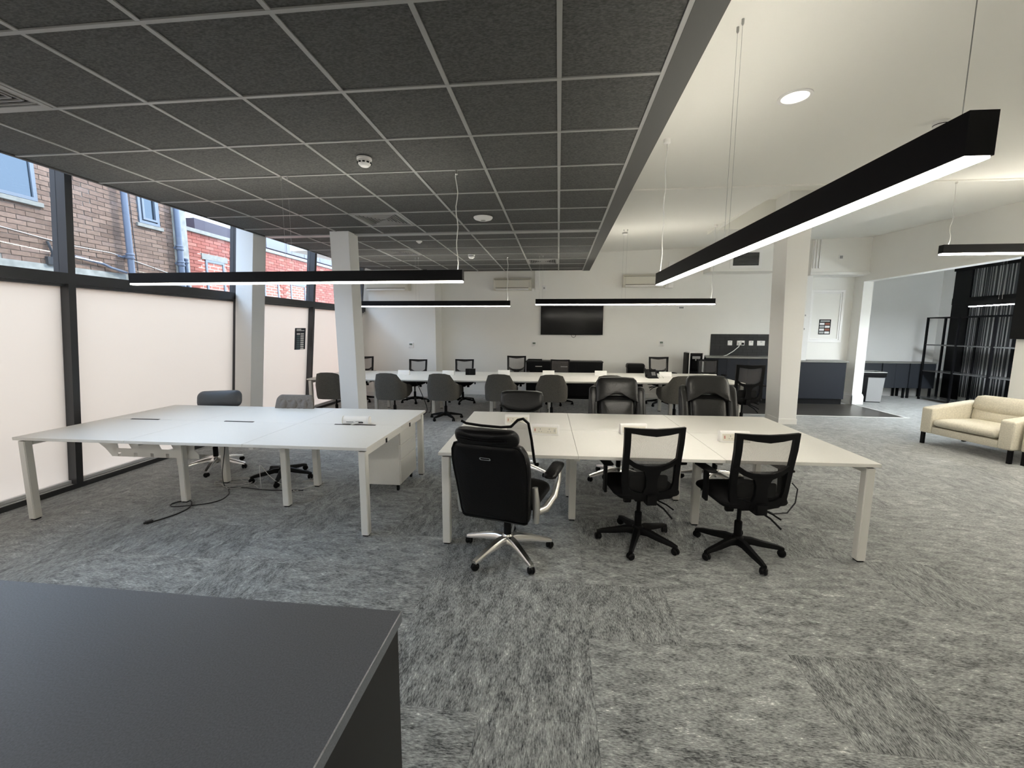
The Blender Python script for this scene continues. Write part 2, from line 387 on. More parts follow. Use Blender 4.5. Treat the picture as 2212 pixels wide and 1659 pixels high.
# pale ceilings
struct('ceiling_near', MB().box(.66, 9.6, -2.6, 5.3, 3.25, 3.45).box(.66, 6.6, 5.265, 5.3, 3.236, 3.25), 'ceilw', smooth=0)
def far_z(x, y): return 3.40+.042*(y-7.72)+.03*(x-2.6)
fc = MB()
def slab(x0, x1, y0, y1):
    p = [(x0, y0), (x1, y0), (x1, y1), (x0, y1)]
    fc.hexa([(a, b, far_z(a, b)) for a, b in p]+[(a, b, far_z(a, b)+.12) for a, b in p])
CX0, CX1, CY0, CY1 = 2.7, 4.25, 5.42, 8.26
slab(-5.4, 9.6, 8.26, 12); slab(.66, CX0, 5.3, 8.26); slab(CX1, 9.6, 5.3, 8.26); slab(CX0, CX1, 5.3, CY0)
E_ = .012
fc.box(CX0-.05, CX1+.05, CY0-.05, CY1+.05, 3.93, 4.0)
fc.box(CX0-.05, CX0+E_, CY0-.05, CY1+.05, 3.36, 3.95).box(CX1-E_, CX1+.05, CY0-.05, CY1+.05, 3.41, 3.95).box(CX0, CX1, CY0-.05, CY0+E_, 3.36, 3.95).box(CX0, CX1, CY1-E_, CY1+.05, 3.45, 3.95)
struct('ceiling_far', fc, 'ceilw', smooth=0)
struct('roof', MB().box(-4.65, 9.7, -2.7, 12.1, 4.02, 4.2), 'cement', smooth=0)
# walls
YB, YL = 10.5, 9.95
struct('wall_back', MB().box(-2.92, 6.8, YB, YB+.2, 0, 4.02), 'wall', smooth=0)
struct('wall_left_corner', MB().box(-5.3, -2.92, YL, YB+.2, 0, 4.02), 'wall', smooth=0)
struct('baseboard_back', MB().box(-2.92, 3.4, YB-.018, YB, 0, .11).box(-5.0, -2.905, YL-.018, YL, 0, .11).box(-2.92, -2.902, YL, YB, 0, .11), 'white', smooth=0)
struct('wall_front', MB().box(-5.6, 9.6, -2.7, -2.5, 0, 4.02), 'wall', smooth=0)
rw = MB().box(6.6, 6.8, 10.2, YB+.2, 0, 4.02).box(6.6, 6.8, 6.92, 10.2, 2.71, 4.02).box(6.6, 6.8, -2.5, 6.92, 0, 4.02)
struct('wall_right', rw, 'wall', smooth=0)
bs = MB()
for z0, z1, d in ((0, .19, .03), (.19, .22, .022), (.22, .24, .012)):
    bs.box(6.6-d, 6.6, 10.2-d, 10.5, z0, z1).box(6.6-d, 6.8+d, 10.2-d, 10.2, z0, z1)
struct('baseboard_right', bs, 'white', bevel=.004)
struct('wall_annex_left', MB().box(6.6, 6.8, 10.7, 11.95, 0, 4.02), 'wallcool', smooth=0)
an = MB().box(6.8, 9.6, 11.75, 11.95, 0, 4.02).box(9.4, 9.6, 11.4, 11.95, 0, 4.02).box(9.4, 9.6, -2.6, 8.6, 0, 4.02).box(9.4, 9.6, 8.6, 11.4, 3.15, 4.02).box(9.5, 9.6, 8.6, 11.4, 0, 3.15)
struct('wall_annex', an, 'wallcool', smooth=0)
struct('baseboard_annex', MB().box(6.8, 9.4, 11.73, 11.75, 0, .2), 'white', smooth=0)

def xf(z): return F0+FS*z
# pillars
def pillar(name, pts0, pts1, label):
    o = MB().hexa(pts0+pts1).build(name, 'pillar', bevel=.004, seg=1); o['kind'] = 'structure'; return o
def quad(x0, x1, y0, y1, z): return [(x0, y0, z), (x1, y0, z), (x1, y1, z), (x0, y1, z)]
pillar('pillar', quad(-3.05, -2.79, 5.65, 5.92, 0), quad(-3.11, -2.84, 5.65, 5.92, ZC+.02), '')
pillar('pillar', quad(-4.835, -4.58, 5.75, 6.02, 0), quad(-4.51, -4.245, 5.75, 6.02, 3.5), '')
pillar('pillar', quad(3.895, 4.185, 7.8, 8.3, 0), quad(3.765, 4.15, 7.8, 8.25, 3.93), '')
struct('trim_1', MB().box(3.885, 4.195, 7.79, 8.21, 0, .1), 'white', bevel=.003, seg=1)

# window wall: frames, glass
MY = [-2.30, -.295, 1.705, 3.71, 5.90, 7.80, 9.8, 11.7]
def fy(yt, z): return yt
def fp(yt, z, d=0): return (xf(z)+d, fy(yt, z), z)
wid = 0
MW = .062
zr = [.055, 2.05, 2.15, 3.5]
for i in range(len(MY)-1):
    y0, y1 = MY[i], MY[i+1]-MW
    wid += 1
    win = bpy.data.objects.new('window_%d' % wid, None); COL.objects.link(win); win['kind'] = 'structure'
    def cells(z0, z1, d0, d1, m, nm, ya, yb):
        yb_ = min(yb, 9.98)
        p = [fp(ya, z0, d0), fp(yb_, z0, d0), fp(yb_, z0, d1), fp(ya, z0, d1), fp(ya, z1, d0), fp(yb_, z1, d0), fp(yb_, z1, d1), fp(ya, z1, d1)]
        return MB().hexa(p).build(nm, m, win, smooth=0)
    cells(zr[0], zr[1], -.10, -.092, 'film', 'frosted_pane', y0, y1)
    cells(zr[2], zr[3], -.10, -.092, 'glass', 'clear_pane', y0, y1)
    if MY[i+1] < 9.9: cells(.05, zr[3], -.155, 0, 'alu', 'mullion', MY[i+1]-MW, MY[i+1])
    cells(zr[1], zr[2], -.14, 0, 'alu', 'transom', y0-.002, y1+.002)
    cells(zr[1]-.025, zr[1]+.005, -.11, -.04, 'alu', 'glazing_bead', y0-.002, y1+.002)
    cells(.06, .09, -.12, -.06, 'sill', 'bottom_rail', y0, y1)
sl = MB().box(-5.1, -4.885, -2.5, 9.95, .03, .050).box(-5.1, -4.905, -2.5, 9.95, .050, .055).box(-5.1, -4.94, -2.5, 9.95, .055, .060)
struct('sill', sl, 'sill', smooth=0)
struct('baseboard_left', MB().box(-4.9, -4.875, -2.5, 9.95, 0, .049), 'alu', smooth=0)
struct('trim_7', MB().box(-4.20, -4.172, -2.6, 9.0, ZC-.004, 3.5), 'fascia', smooth=0)
struct('parapet', MB().box(-4.8, -4.6, -2.7, 12, 3.5, 4.3), 'fascia', smooth=0)

# ceiling vents
for n, (x0, x1, y0, y1) in enumerate(vent_cells):
    lb = ['square louvred ceiling vent at the left edge above the windows', 'square louvred ceiling vent nearest the black pendant on the left',
          'square louvred ceiling vent right of the white pillar top', 'square louvred ceiling vent above the wall air conditioner by the television'][n]
    v = thing('ceiling_vent', lb, 'vent', ((x0+x1)/2, (y0+y1)/2, ZC), 0, 'ceiling vents')
    a = .286
    MB().frame([(-a, -a), (a, -a), (a, a), (-a, a)], [(-a+.035, -a+.035), (a-.035, -a+.035), (a-.035, a-.035), (-a+.035, a-.035)], XY, -.004, .01).build('vent_frame', 'tbar', v, smooth=0)
    MB().box(-a, a, -a, a, .035, .04).build('vent_back', 'dark', v, smooth=0)
    for k in range(7):
        b = a-.048-.033*k; c = b-.007
        sq = lambda r: [(-r, -r), (r, -r), (r, r), (-r, r)]
        MB().frame(sq(b), sq(c), XY, .0, .012).build('louvre', 'tbar', v, smooth=0)

# ------------------------------------------------------------------ ceiling fittings
def detector(loc, label, s=1.0, slots=True):
    d = thing('smoke_detector', label, 'smoke detector', loc, 0)
    MB().lathe([(.056*s, 0), (.056*s, -.014*s), (.05*s, -.018*s)], n=28).build('base', 'white', d)
    MB().lathe([(.05*s, -.018*s), (.052*s, -.03*s), (.052*s, -.034*s), (.042*s, -.052*s), (.03*s, -.062*s), (.001, -.064*s)], n=28).build('cover', 'white', d)
    sl = MB()
    if slots:
        for k in range(10):
            t = k*math.pi/5; sl.obox((math.cos(t)*.0485*s, math.sin(t)*.0485*s, -.039*s), (.012*s, .018*s, .009*s), rotz(t))
    else: sl.lathe([(.0526*s, -.03*s), (.0526*s, -.024*s)], n=28)
    sl.build('slots', 'dark', d, smooth=0)
detector((-1.51, 3.31, ZC), 'white smoke detector on the dark ceiling tile above the left desks', 1.0)
detector((-1.54, 7.53, ZC), 'small white smoke detector at the far end of the dark ceiling', 1.1, False)
detector((2.93, 3.86, 3.25), 'white smoke detector behind the near end of the long right pendant', .95, False)
detector((4.15, 6.81, far_z(4.15, 6.81)), 'white smoke detector on the pale ceiling right of the white pillar', .95, False)
detector((1.15, 8.0, far_z(1.15, 8.0)), 'small white smoke detector on the pale ceiling beside the dark ceiling edge', .9, False)
ap = thing('wireless_access_point', 'white oval dome on the dark ceiling right of the thin white cord', 'access point', (-.9, 5.1, ZC))
MB().lathe([(.112, 0), (.112, -.008), (.10, -.022), (.07, -.032), (.03, -.037), (.001, -.038)], n=32).build('dome', 'white', ap)
MB().lathe([(.03, -.0365), (.028, -.0385), (.001, -.039)], n=20).build('centre_disc', 'grey', ap)
pr = thing('motion_sensor', 'tiny white sensor button on the dark ceiling beside the second vent', 'sensor', (-2.09, 6.35, ZC))
MB().lathe([(.045, 0), (.045, -.008), (.03, -.018), (.02, -.03), (.001, -.032)], n=20).build('dome', 'white', pr)
dl = thing('downlight', 'round recessed downlight shining in the pale ceiling', 'ceiling light', (1.61, 3.37, 3.25))
CIRC = lambda r: [(r*math.cos(R(a)), r*math.sin(R(a))) for a in range(0, 360, 10)]
MB().frame(CIRC(.108), CIRC(.086), XY, -.007, 0).build('trim_ring', 'white', dl)
MB().lathe([(.001, -.001), (.086, -.001), (.086, -.004), (.001, -.004)], n=36).build('lens', 'down', dl)

# pendants: black channels with a lit strip underneath
def pendant(label, p0, p1, ztop, cords, m='lamp', prot=.014):
    """p0,p1: ends of the axis (x,y); ztop of the housing; cords: list of (t, ceiling z, kind)"""
    a, b = Vector((*p0, 0)), Vector((*p1, 0)); L = (b-a).length; ang = math.atan2(b.y-a.y, b.x-a.x)
    c = (a+b)/2
    d = thing('pendant_light', label, 'pendant light', (c.x, c.y, ztop), ang, 'black linear pendants')
    w, h = .0325, .105; l = L/2; hb = h-prot
    hs = MB().box(-l+.003, l-.003, -w+.004, w-.004, -.04, -.03).box(-l, l, -w, -w+.004, -hb, 0).box(-l, l, w-.004, w, -hb, 0).box(-l, -l+.003, -w+.004, w-.004, -hb, 0).box(l-.003, l, -w+.004, w-.004, -hb, 0)
    hs.build('housing', 'blackm', d, smooth=0)
    MB().box(-l+.03, l-.03, -w+.006, w-.006, -.03, -.022).build('upfill_strip', 'upfill', d, smooth=0)  # upward strip added to lift the ceiling brightness
    MB().box(-l+.004, l-.004, -w+.005, w-.005, -h, -h+.03).build('diffuser', m, d, smooth=0)
    for t, zc, kind in cords:
        x = -l+L*t
        if kind == 'wire':
            for s in (-.03, .03):
                MB().tube([(x+s, 0, 0), (x+s, 0, zc-ztop)], .0011, 5).build('wire', 'wire', d)
                MB().lathe([(.007, 0), (.007, -.022), (.004, -.03)], (x+s, 0, zc-ztop), 10).build('ceiling_fixing', 'wire', d)
        elif kind == 'single':
            MB().tube([(x, 0, 0), (x, 0, zc-ztop)], .0012, 5).build('wire', 'wire', d)
            MB().lathe([(.007, 0), (.007, -.022), (.004, -.03)], (x, 0, zc-ztop), 10).build('ceiling_fixing', 'wire', d)
        else:
            n = 14; zz = zc-ztop
            pts = [(x+.008*math.sin(k*1.3), .006*math.cos(k*1.7), zz*k/n) for k in range(n+1)]
            MB().tube(pts, .0042, 6).build('power_cord', 'cable', d)
            MB().lathe([(.012, 0), (.012, -.03), (.007, -.036)] if kind == 'cord' else [(.03, 0), (.03, -.03), (.02, -.04)], (x, 0, zz), 12).build('ceiling_fixing', 'chrome' if kind == 'cord' else 'white', d)
pendant('long black pendant running toward the camera under the pale ceiling', (.97, 1.16), (.893, 4.01), 2.139, [(0.02, 3.25, 'single'), (.5, 3.25, 'wire'), (.985, 3.25, 'box')], 'lamp', .005)
pendant('black pendant in front of the white pillar and left windows', (-3.955, 3.627), (-.815, 3.627), 2.135, [(.5, ZC, 'wire'), (.985, ZC, 'cord')], 'lampl')
pendant('thin black pendant over the back table left of the television', (-4.0, 7.72), (-.875, 7.72), 2.155, [(.45, ZC, 'wire'), (.985, ZC, 'cord')], 'lampl')
pendant('black pendant hanging in front of the television', (-.416, 7.73), (2.665, 7.73), 2.182, [(.03, far_z(1.15, 7.7) if False else ZC+.0, 'wire'), (.5, far_z(1.12, 7.73), 'wire'), (.98, far_z(2.6, 7.73), 'box')])
pendant('black pendant at the right edge above the wall opening', (4.17, 5.29), (6.5, 5.29), 2.575, [(.03, 3.25, 'cord'), (.7, 3.25, 'wire')], 'lampb')
pendant('fill pendant added near the right wall, outside the view', (5.75, 1.9), (5.75, 4.8), 2.575, [(.5, 3.25, 'wire')], 'lampb')  # unseen, added to brighten the right wall and header
pendant('black pendant in the side room before the dark blinds', (7.72, 9.0), (7.72, 7.2), 2.205, [(.3, 3.55, 'wire'), (.7, 3.55, 'wire')], 'lampc', .01)
pendant('fill pendant added deeper in the side room, outside the view', (8.1, 6.4), (8.1, 3.4), 2.205, [(.5, 3.45, 'wire')], 'lampc', .01)  # unseen, added to brighten the side room with cool light

pendant('fill pendant added in line with the long right pendant, behind the viewer', (1.0, -2.2), (.98, .1), 2.139, [(.5, 3.25, 'wire')])  # unseen, added as fill for the foreground carpet
pendant('fill pendant added over the foreground cabinet, behind the viewer', (-3.955, -.47), (-.815, -.47), 2.135, [(.5, ZC, 'wire')], 'lamp')  # unseen, added as fill for the left foreground and desk fronts

# ------------------------------------------------------------------ desks
def desk(label, origin, rz, n, wid, dep, inset, clips=False, back_in=None):
    d = thing('bench_desk', label, 'desk', origin, rz)
    top = .73; th = .025
    tm = MB().box(-wid/2+.001, wid/2-.001, -dep/4+.0015, dep/4-.0015, -th, 0).mesh('desktop', 'desk', bevel=.0018, seg=1)
    for i in range(n):
        for j in range(2):
            o = link('desktop', tm, d); o.location = (wid*(i+.5), dep*(.25+.5*j), top)
    W = wid*n
    def leg(x, y):
        m = .03
        lg = MB().box(x-m, x+m, y-m+.004, y+m-.004, .012, .692).box(x-m+.004, x+m-.004, y-m, y+m, .012, .692)
        lo = lg.build('leg', 'dmetal', d, bevel=.002, seg=1)
        MB().box(x-.022, x+.022, y-.022, y+.022, 0, .012).build('foot', 'black', lo, smooth=0)
    for x in (.05, W-.05):
        for y in (.05, dep-.05): leg(x, y)
        MB().box(x-.02, x+.02, .082, dep-.082, .648, .69).build('end_rail', 'dmetal', d, bevel=.002, seg=1)
        MB().box(x-.012, x+.012, .06, dep-.06, .69, .705).build('spacer', 'dmetal', d, smooth=0)
        if clips and x > 1:
            for y in (dep*.3, dep*.7): MB().box(x+.018, x+.026, y-.012, y+.012, .65, .70).build('clip', 'black', d, smooth=0)
    for i in range(1, n):
        for y in (inset, dep-inset): leg(wid*i, y)
        MB().box(wid*i-.02, wid*i+.02, .1, dep-.1, .66, .704).build('cross_rail', 'dmetal', d, smooth=0)
    for y in (.35, dep-.35):
        MB().box(.08, W-.08, y-.02, y+.02, .655, .70).build('long_rail', 'dmetal', d, smooth=0)
    return d
deskL = desk('long white desk with bare top at left beside the windows', (-4.49, 2.955, 0), R(1.0), 3, 1.016, 1.55, .52, True)
deskR = desk('white bench desk with black chairs around it at right front', (-.87, 2.965, 0), R(1.7), 3, 1.03, 1.6, .54)
deskB = desk('long white bench desk at the back before the television wall', (-4.57, 7.25, 0), R(3.07), 7, 1.118, 1.6, .45)
def on_desk(o, d, x, y, z=.73): 
    m = Matrix.Rotation(d.rotation_euler.z, 3, 'Z'); return tuple(Vector(d.location)+m@Vector((x, y, z)))
# cable tray under the left desk
yy = .57
def tray():
    # hanging plate with cut-outs, made from strips between the holes
    pl = MB()
    P = lambda a, b, t: (a, yy+t, b)
    z0, z1, z2, z3 = .41, .485, .54, .70
    pl.prism([(.05, z3), (.10, z2), (1.10, z2), (1.10, z3)], P, 0, .005)
    pl.prism([(.10, z2), (.17, z1), (.31, z1), (.30, z2)], P, 0, .005)
    pl.prism([(.42, z2), (.45, z1), (.76, z1), (.73, z2)], P, 0, .005)
    pl.prism([(.86, z2), (.89, z1), (1.10, z1), (1.10, z2)], P, 0, .005)
    zz = .445
    pl.prism([(.17, z1), (.205, zz), (1.14, zz), (1.10, z1)], P, 0, .005)
    xs = [.205, .30, .335, .47, .505, .64, .675, .80, .835, 1.14]
    for k in range(0, 10, 2): pl.prism([(xs[k] if k else .205, zz), (xs[k]+(.03 if k == 0 else 0), z0), (xs[k+1], z0), (xs[k+1], zz)], P, 0, .005)
    pl.box(.235, 1.14, yy, yy+.12, z0-.005, z0)
    return pl
tray().build('cable_tray', 'dmetal', deskL, smooth=0)

def popup(label, loc, rz, w=.235):
    b = thing('desk_power_socket', label, 'socket', loc, rz, 'pop-up power sockets on the desks')
    sec = [(-.034, 0), (.036, 0), (.036, .016), (.022, .088), (-.002, .094), (-.016, .082)]
    MB().prism(sec, lambda a, c, t: (t, a, c), -w/2, w/2).build('housing', 'white', b, bevel=.004)
    T = Matrix.Rotation(R(-12.5), 3, 'X'); n = T@Vector((0, -1, 0)); up = T@Vector((0, 0, 1)); c = Vector((0, -.0255, .042))
    def plate(x0, x1, u0, u1, d0, d1): 
        f = lambda x, u, d: tuple(c+Vector((x, 0, 0))+up*u+n*d)
        return [f(x0, u0, d0), f(x1, u0, d0), f(x1, u0, d1), f(x0, u0, d1), f(x0, u1, d0), f(x1, u1, d0), f(x1, u1, d1), f(x0, u1, d1)]
    MB().hexa(plate(-w/2+.016, w/2-.016, -.026, .028, -.004, .0025)).build('face_plate', 'cream', b, bevel=.001, seg=1)
    m = MB()
    for cx in (-w*.17, w*.16):
        m.hexa(plate(cx-.003, cx+.003, .006, .016, .0025, .0035))
        for q in (-1, 1): m.hexa(plate(cx+q*.011-.004, cx+q*.011+.004, -.013, -.008, .0025, .0035))
    m.hexa(plate(w*.33, w*.345, -.012, .012, .0025, .0035)).hexa(plate(w*.365, w*.38, -.012, .012, .0025, .0035))
    m.build('socket_holes', 'grey', b, smooth=0)
    MB().hexa(plate(-w*.38, -w*.345, -.011, .013, .0025, .0045)).build('switch', 'red', b, smooth=0)
    return b
p0 = popup('white socket box on the right front desk behind the leather chair, sockets facing forward', on_desk(0, deskR, .79, .62), R(-3))
p1 = dup(p0, on_desk(0, deskR, 1.56, .72), R(8), 'white socket box seen end-on behind the first mesh chair on the right front desk')
p2 = dup(p0, on_desk(0, deskR, 2.33, .52), R(2), 'white socket box behind the top of the right mesh chair')
p3 = dup(p0, on_desk(0, deskR, .52, 1.02), R(4), 'white socket box farthest left on the right front desk, half behind the leather chair')
for x, y, l in ((1.55, .85, 'white socket box on the back desk left end, beside the first grey chair'), (2.45, .85, 'white socket box on the back desk behind the third grey chair'),
                (3.55, 1.05, 'white socket box on the back desk before the mesh chair left of the black cupboard'), (4.45, 1.05, 'white socket box on the back desk in front of the black cupboard'),
                (5.5, 1.1, 'white socket box on the back desk left of the telephone'), (6.75, 1.0, 'white socket box on the back desk right of the telephone'), (7.45, .6, 'white socket box at the right end of the back desk')):
    dup(p0, on_desk(0, deskB, x, y), R(183), l)
pw = thing('desk_power_block', 'white round-backed power block lying on the left desk', 'socket', on_desk(0, deskL, 2.60, .80), R(2))
sec = [(.036*math.cos(R(a)), .036*math.sin(R(a))+.040) for a in range(0, 181, 20)]+[(-.036, .006), (.030, .006)]
MB().prism(sec, YZ, -.125, .105).build('housing', 'white', pw, bevel=.002, seg=1)
MB().prism([(a*1.06, (b-.03)*1.06+.03) for a, b in sec], YZ, .105, .128).build('end_cap', 'white', pw, bevel=.006)
MB().prism([(a*1.04, (b-.03)*1.04+.03) for a, b in sec], YZ, -.134, -.125).build('end_plate', 'cream', pw, bevel=.002, seg=1)
MB().box(-.09, -.02, -.0385, -.0355, .022, .030).box(.0, .07, -.0385, -.0355, .030, .034).build('print', 'grey', pw, smooth=0)
MB().box(.03, .075, -.039, -.0355, .016, .026).build('usb_port', 'dark', pw, smooth=0)
MB().box(-.2, .2, -.058, -.034, .0005, .0025).build('slot', 'dark', pw, smooth=0)
MB().tube([(.03, -.04, .02), (.0, -.06, .012), (-.03, -.07, .006)], .005, 6).build('lead', 'cable', pw)
for x, l in ((.42, 'dark cable slot in the left desk top near the windows'), (1.42, 'dark cable slot in the middle of the left desk top')):
    q = thing('cable_slot', l, 'cable slot', on_desk(0, deskL, x, .765), R(1))
    MB().box(-.15, .15, -.012, .006, .0005, .003).build('opening', 'dark', q, smooth=0)
    MB().box(-.15, .15, .006, .012, .0005, .006).build('flap', 'dmetal', q, smooth=0)

pd = thing('drawer_pedestal', 'white drawer pedestal under the right end of the left desk', 'drawers', (-1.745, 4.19, 0), R(1))
MB().box(-.2, .185, -.24, .24, .075, .635).build('carcass', 'desk', pd, bevel=.002, seg=1)
for k, (z0, z1) in enumerate(((.09, .33), (.335, .48), (.485, .625))): MB().box(.185, .2, -.235, .235, z0, z1).build('drawer', 'desk', pd, bevel=.002, seg=1)
for x in (-.16, .15):
    for y in (-.2, .2): MB().lathe([(.022, -.009), (.022, .009)], (x, y, .026), 12, 'x').box(x-.012, x+.012, y-.012, y+.012, .04, .075).build('caster', 'black', pd)

# ------------------------------------------------------------------ chairs
def star_base(t, r, mleg, z_hub=.10, plump=1.0):
    def sec(x, z, w, h):
        w /= 2; c = min(w, h)*.35
        return [(x, -w, z), (x, -w+c*.3, z+h-c), (x, -w+c, z+h), (x, w-c, z+h), (x, w-c*.3, z+h-c), (x, w, z)]
    me = MB().loft([sec(.02, z_hub-.03, .055*plump, .05), sec(.09, z_hub-.022, .05*plump, .045), sec(.18, z_hub-.035, .042*plump, .038), sec(r-.03, .058, .036*plump, .028), sec(r+.012, .052, .03*plump, .02)]).mesh('base_leg', mleg)
    cm = MB()
    for s in (-1, 1): cm.lathe([(.012, s*.006), (.0245, s*.008), (.026, s*.016), (.018, s*.024), (.001, s*.025)], (0, 0, .0265), 14, 'y')
    cm.prism([(.029*math.cos(R(a)), .0265+.029*math.sin(R(a))) for a in range(-20, 201, 22)], XZ, -.006, .006)
    cm.lathe([(.006, .05), (.006, .066)], n=8)
    cme = cm.mesh('caster', 'black')
    for k in range(5):
        l = link('base_leg', me, t); l.rotation_euler = (0, 0, R(18+72*k))
        c = link('caster', cme, l); c.location = (r, 0, 0); c.rotation_euler = (0, 0, R(40+31*k))
    MB().lathe([(.038, z_hub-.035), (.042, z_hub-.02), (.042, z_hub+.02), (.032, z_hub+.035)], n=20).build('hub', mleg, t)
def gas_lift(t, z0, z1):
    MB().lathe([(.027, .07), (.027, z0+.14), (.022, z0+.145), (.015, z0+.15), (.015, z1)], n=16).build('gas_lift', 'black', t)

def mesh_chair(label, loc, rz, group):
    t = thing('mesh_office_chair', label, 'chair', loc, rz, group)
    star_base(t, .30, 'black'); gas_lift(t, .10, .40)
    mc = MB().box(-.075, .075, -.13, .12, .375, .425).box(-.03, .03, -.24, -.12, .39, .415)
    mc.build('tilt_mechanism', 'black', t, bevel=.008)
    lv = MB().tube([(.06, .05, .39), (.2, .06, .385), (.27, .03, .37)], .007, 8).tube([(.05, -.08, .38), (.13, -.16, .33), (.17, -.22, .28)], .007, 8).tube([(.06, -.06, .385), (.16, -.13, .35), (.2, -.17, .325)], .006, 8)
    lv.build('lever', 'black', t)
    MB().lathe([(.016, -.14), (.022, -.13), (.022, -.09), (.016, -.085)], (0, -.06, .365), 14, 'x').build('tension_knob', 'black', t)
    MB().pillow(rrect(-.245, .245, -.22, .26, .09), lambda a, b, d: (a, b, .455+d-.02*max(0, b-.12)), -.03, .045).build('seat', 'cloth', t)
    MB().prism(rrect(-.21, .21, -.19, .22, .08), lambda a, b, d: (a, b, d), .418, .436).build('seat_pan', 'black', t, bevel=.004)
    def wp(a, b, d):
        z = b-.42
        return (a, -.215-.16*z+.10*z*z*1.2-.55*(.0-a*a)+d+.012*math.sin(z*9), b)
    out = [(.215, .965), (.11, .961), (0, .958), (-.11, .961), (-.215, .965), (-.212, .85), (-.208, .7), (-.205, .55), (-.195, .47), (-.13, .435), (0, .415), (.13, .435), (.195, .47), (.205, .55), (.208, .7), (.212, .85)]
    inn = [(.172, .928), (.09, .915), (0, .905), (-.09, .915), (-.172, .928), (-.170, .85), (-.168, .7), (-.166, .55), (-.15, .505), (-.10, .485), (0, .475), (.10, .485), (.15, .505), (.166, .55), (.168, .7), (.170, .85)]
    fr = MB().frame(out, inn, wp, -.012, .014)
    arc = [(-.19, .735), (-.13, .69), (-.065, .666), (0, .658), (.065, .666), (.13, .69), (.19, .735)]
    fr.strip(arc, [.03, .034, .04, .046, .04, .034, .03], wp, -.014, .010)
    fr.strip([(0, .655), (0, .60), (0, .53), (0, .44)], [.13, .085, .08, .14], wp, -.016, .010)
    fr.build('back_frame', 'black', t, smooth=40)
    MB().grid(8, 8, lambda i, j: wp(-.185+.37*i, .685+.245*j, .016)).build('mesh_panel', 'mesh', t)
    MB().grid(8, 6, lambda i, j: wp(-.18+.36*i, .47+.225*j, .016)).build('lower_mesh_panel', mesh_lower, t)
    MB().pillow(rrect(-.14, .14, .49, .60, .03), lambda a, b, d: wp(a, b, .035+d), -.008, .008).build('lumbar_pad', 'cloth', t)
    MB().box(-.035, .035, -.262, -.215, .40, .47).build('back_bracket', 'black', t, bevel=.006)
    for s in (-1, 1):
        MB().strip([(-.02, .42), (-.025, .52), (-.02, .645)], [.06, .05, .055], lambda a, b, d: (s*(.275+d), a, b), -.01, .01).box(s*.16-.02, s*.16+.12 if s > 0 else s*.16+.02, -.05, .01, .417, .43).build('armrest', 'black', t, bevel=.003, seg=1)
        MB().pillow(rrect(-.038, .038, -.13, .11, .03), lambda a, b, d: (s*.275+a, b, .655+d), -.012, .014).build('arm_pad', 'black', t)
    return t
mesh_lower = mesh_cloth('lower_mesh_fabric', (.01, .01, .01), .72)
GN = 'black mesh-backed office chairs'
mchair = mesh_chair('black mesh office chair seen from behind, left one at the right front desk', (.64, 3.21, 0), R(9), GN)
c1 = mchair; turn_base(c1, R(8))
c2 = dup(mchair, (1.345, 3.13, 0), R(8), 'black mesh office chair with a hanging cable loop, rightmost at the right front desk', base=R(31))
MB().tube([(.2, -.24, .62), (.235, -.25, .58), (.235, -.24, .48), (.20, -.22, .40), (.12, -.2, .385), (.06, -.12, .40)], .0045, 7).build('hanging_cable', 'bcable', c2)
def tfy(x): return 7.25+.0536*(x+4.57)
for x, rz, sc, l in ((-4.42, 8, 1.05, 'black mesh chair facing the camera, just right of the white pillar'), (-3.2, -2, .99, 'black mesh chair facing the camera before the cooler white wall, below the left thermostat'),
                     (-2.11, 2, 1.0, 'black mesh chair facing the camera, with a small black box before it'), (-.93, 0, 1.09, 'black mesh chair facing the camera just left of the black cupboard'),
                     (.04, -3, 1.01, 'black mesh chair facing the camera in front of the black cupboard'), (2.25, 4, 1.09, 'black mesh chair facing the camera behind the desk telephone'),
                     (3.27, 0, 1.05, 'black mesh chair facing the camera in front of the water dispenser')):
    dup(mchair, (x, tfy(x)+1.6+(.26 if x < 3 else .16), 0), R(180+rz), l, scale=(1, 1, sc), base=R(x*40))
dup(mchair, (3.06, 7.32, 0), R(-3), 'tall black mesh chair beside the white pillar, seen from behind', scale=(1, 1, 1.14), base=R(30))

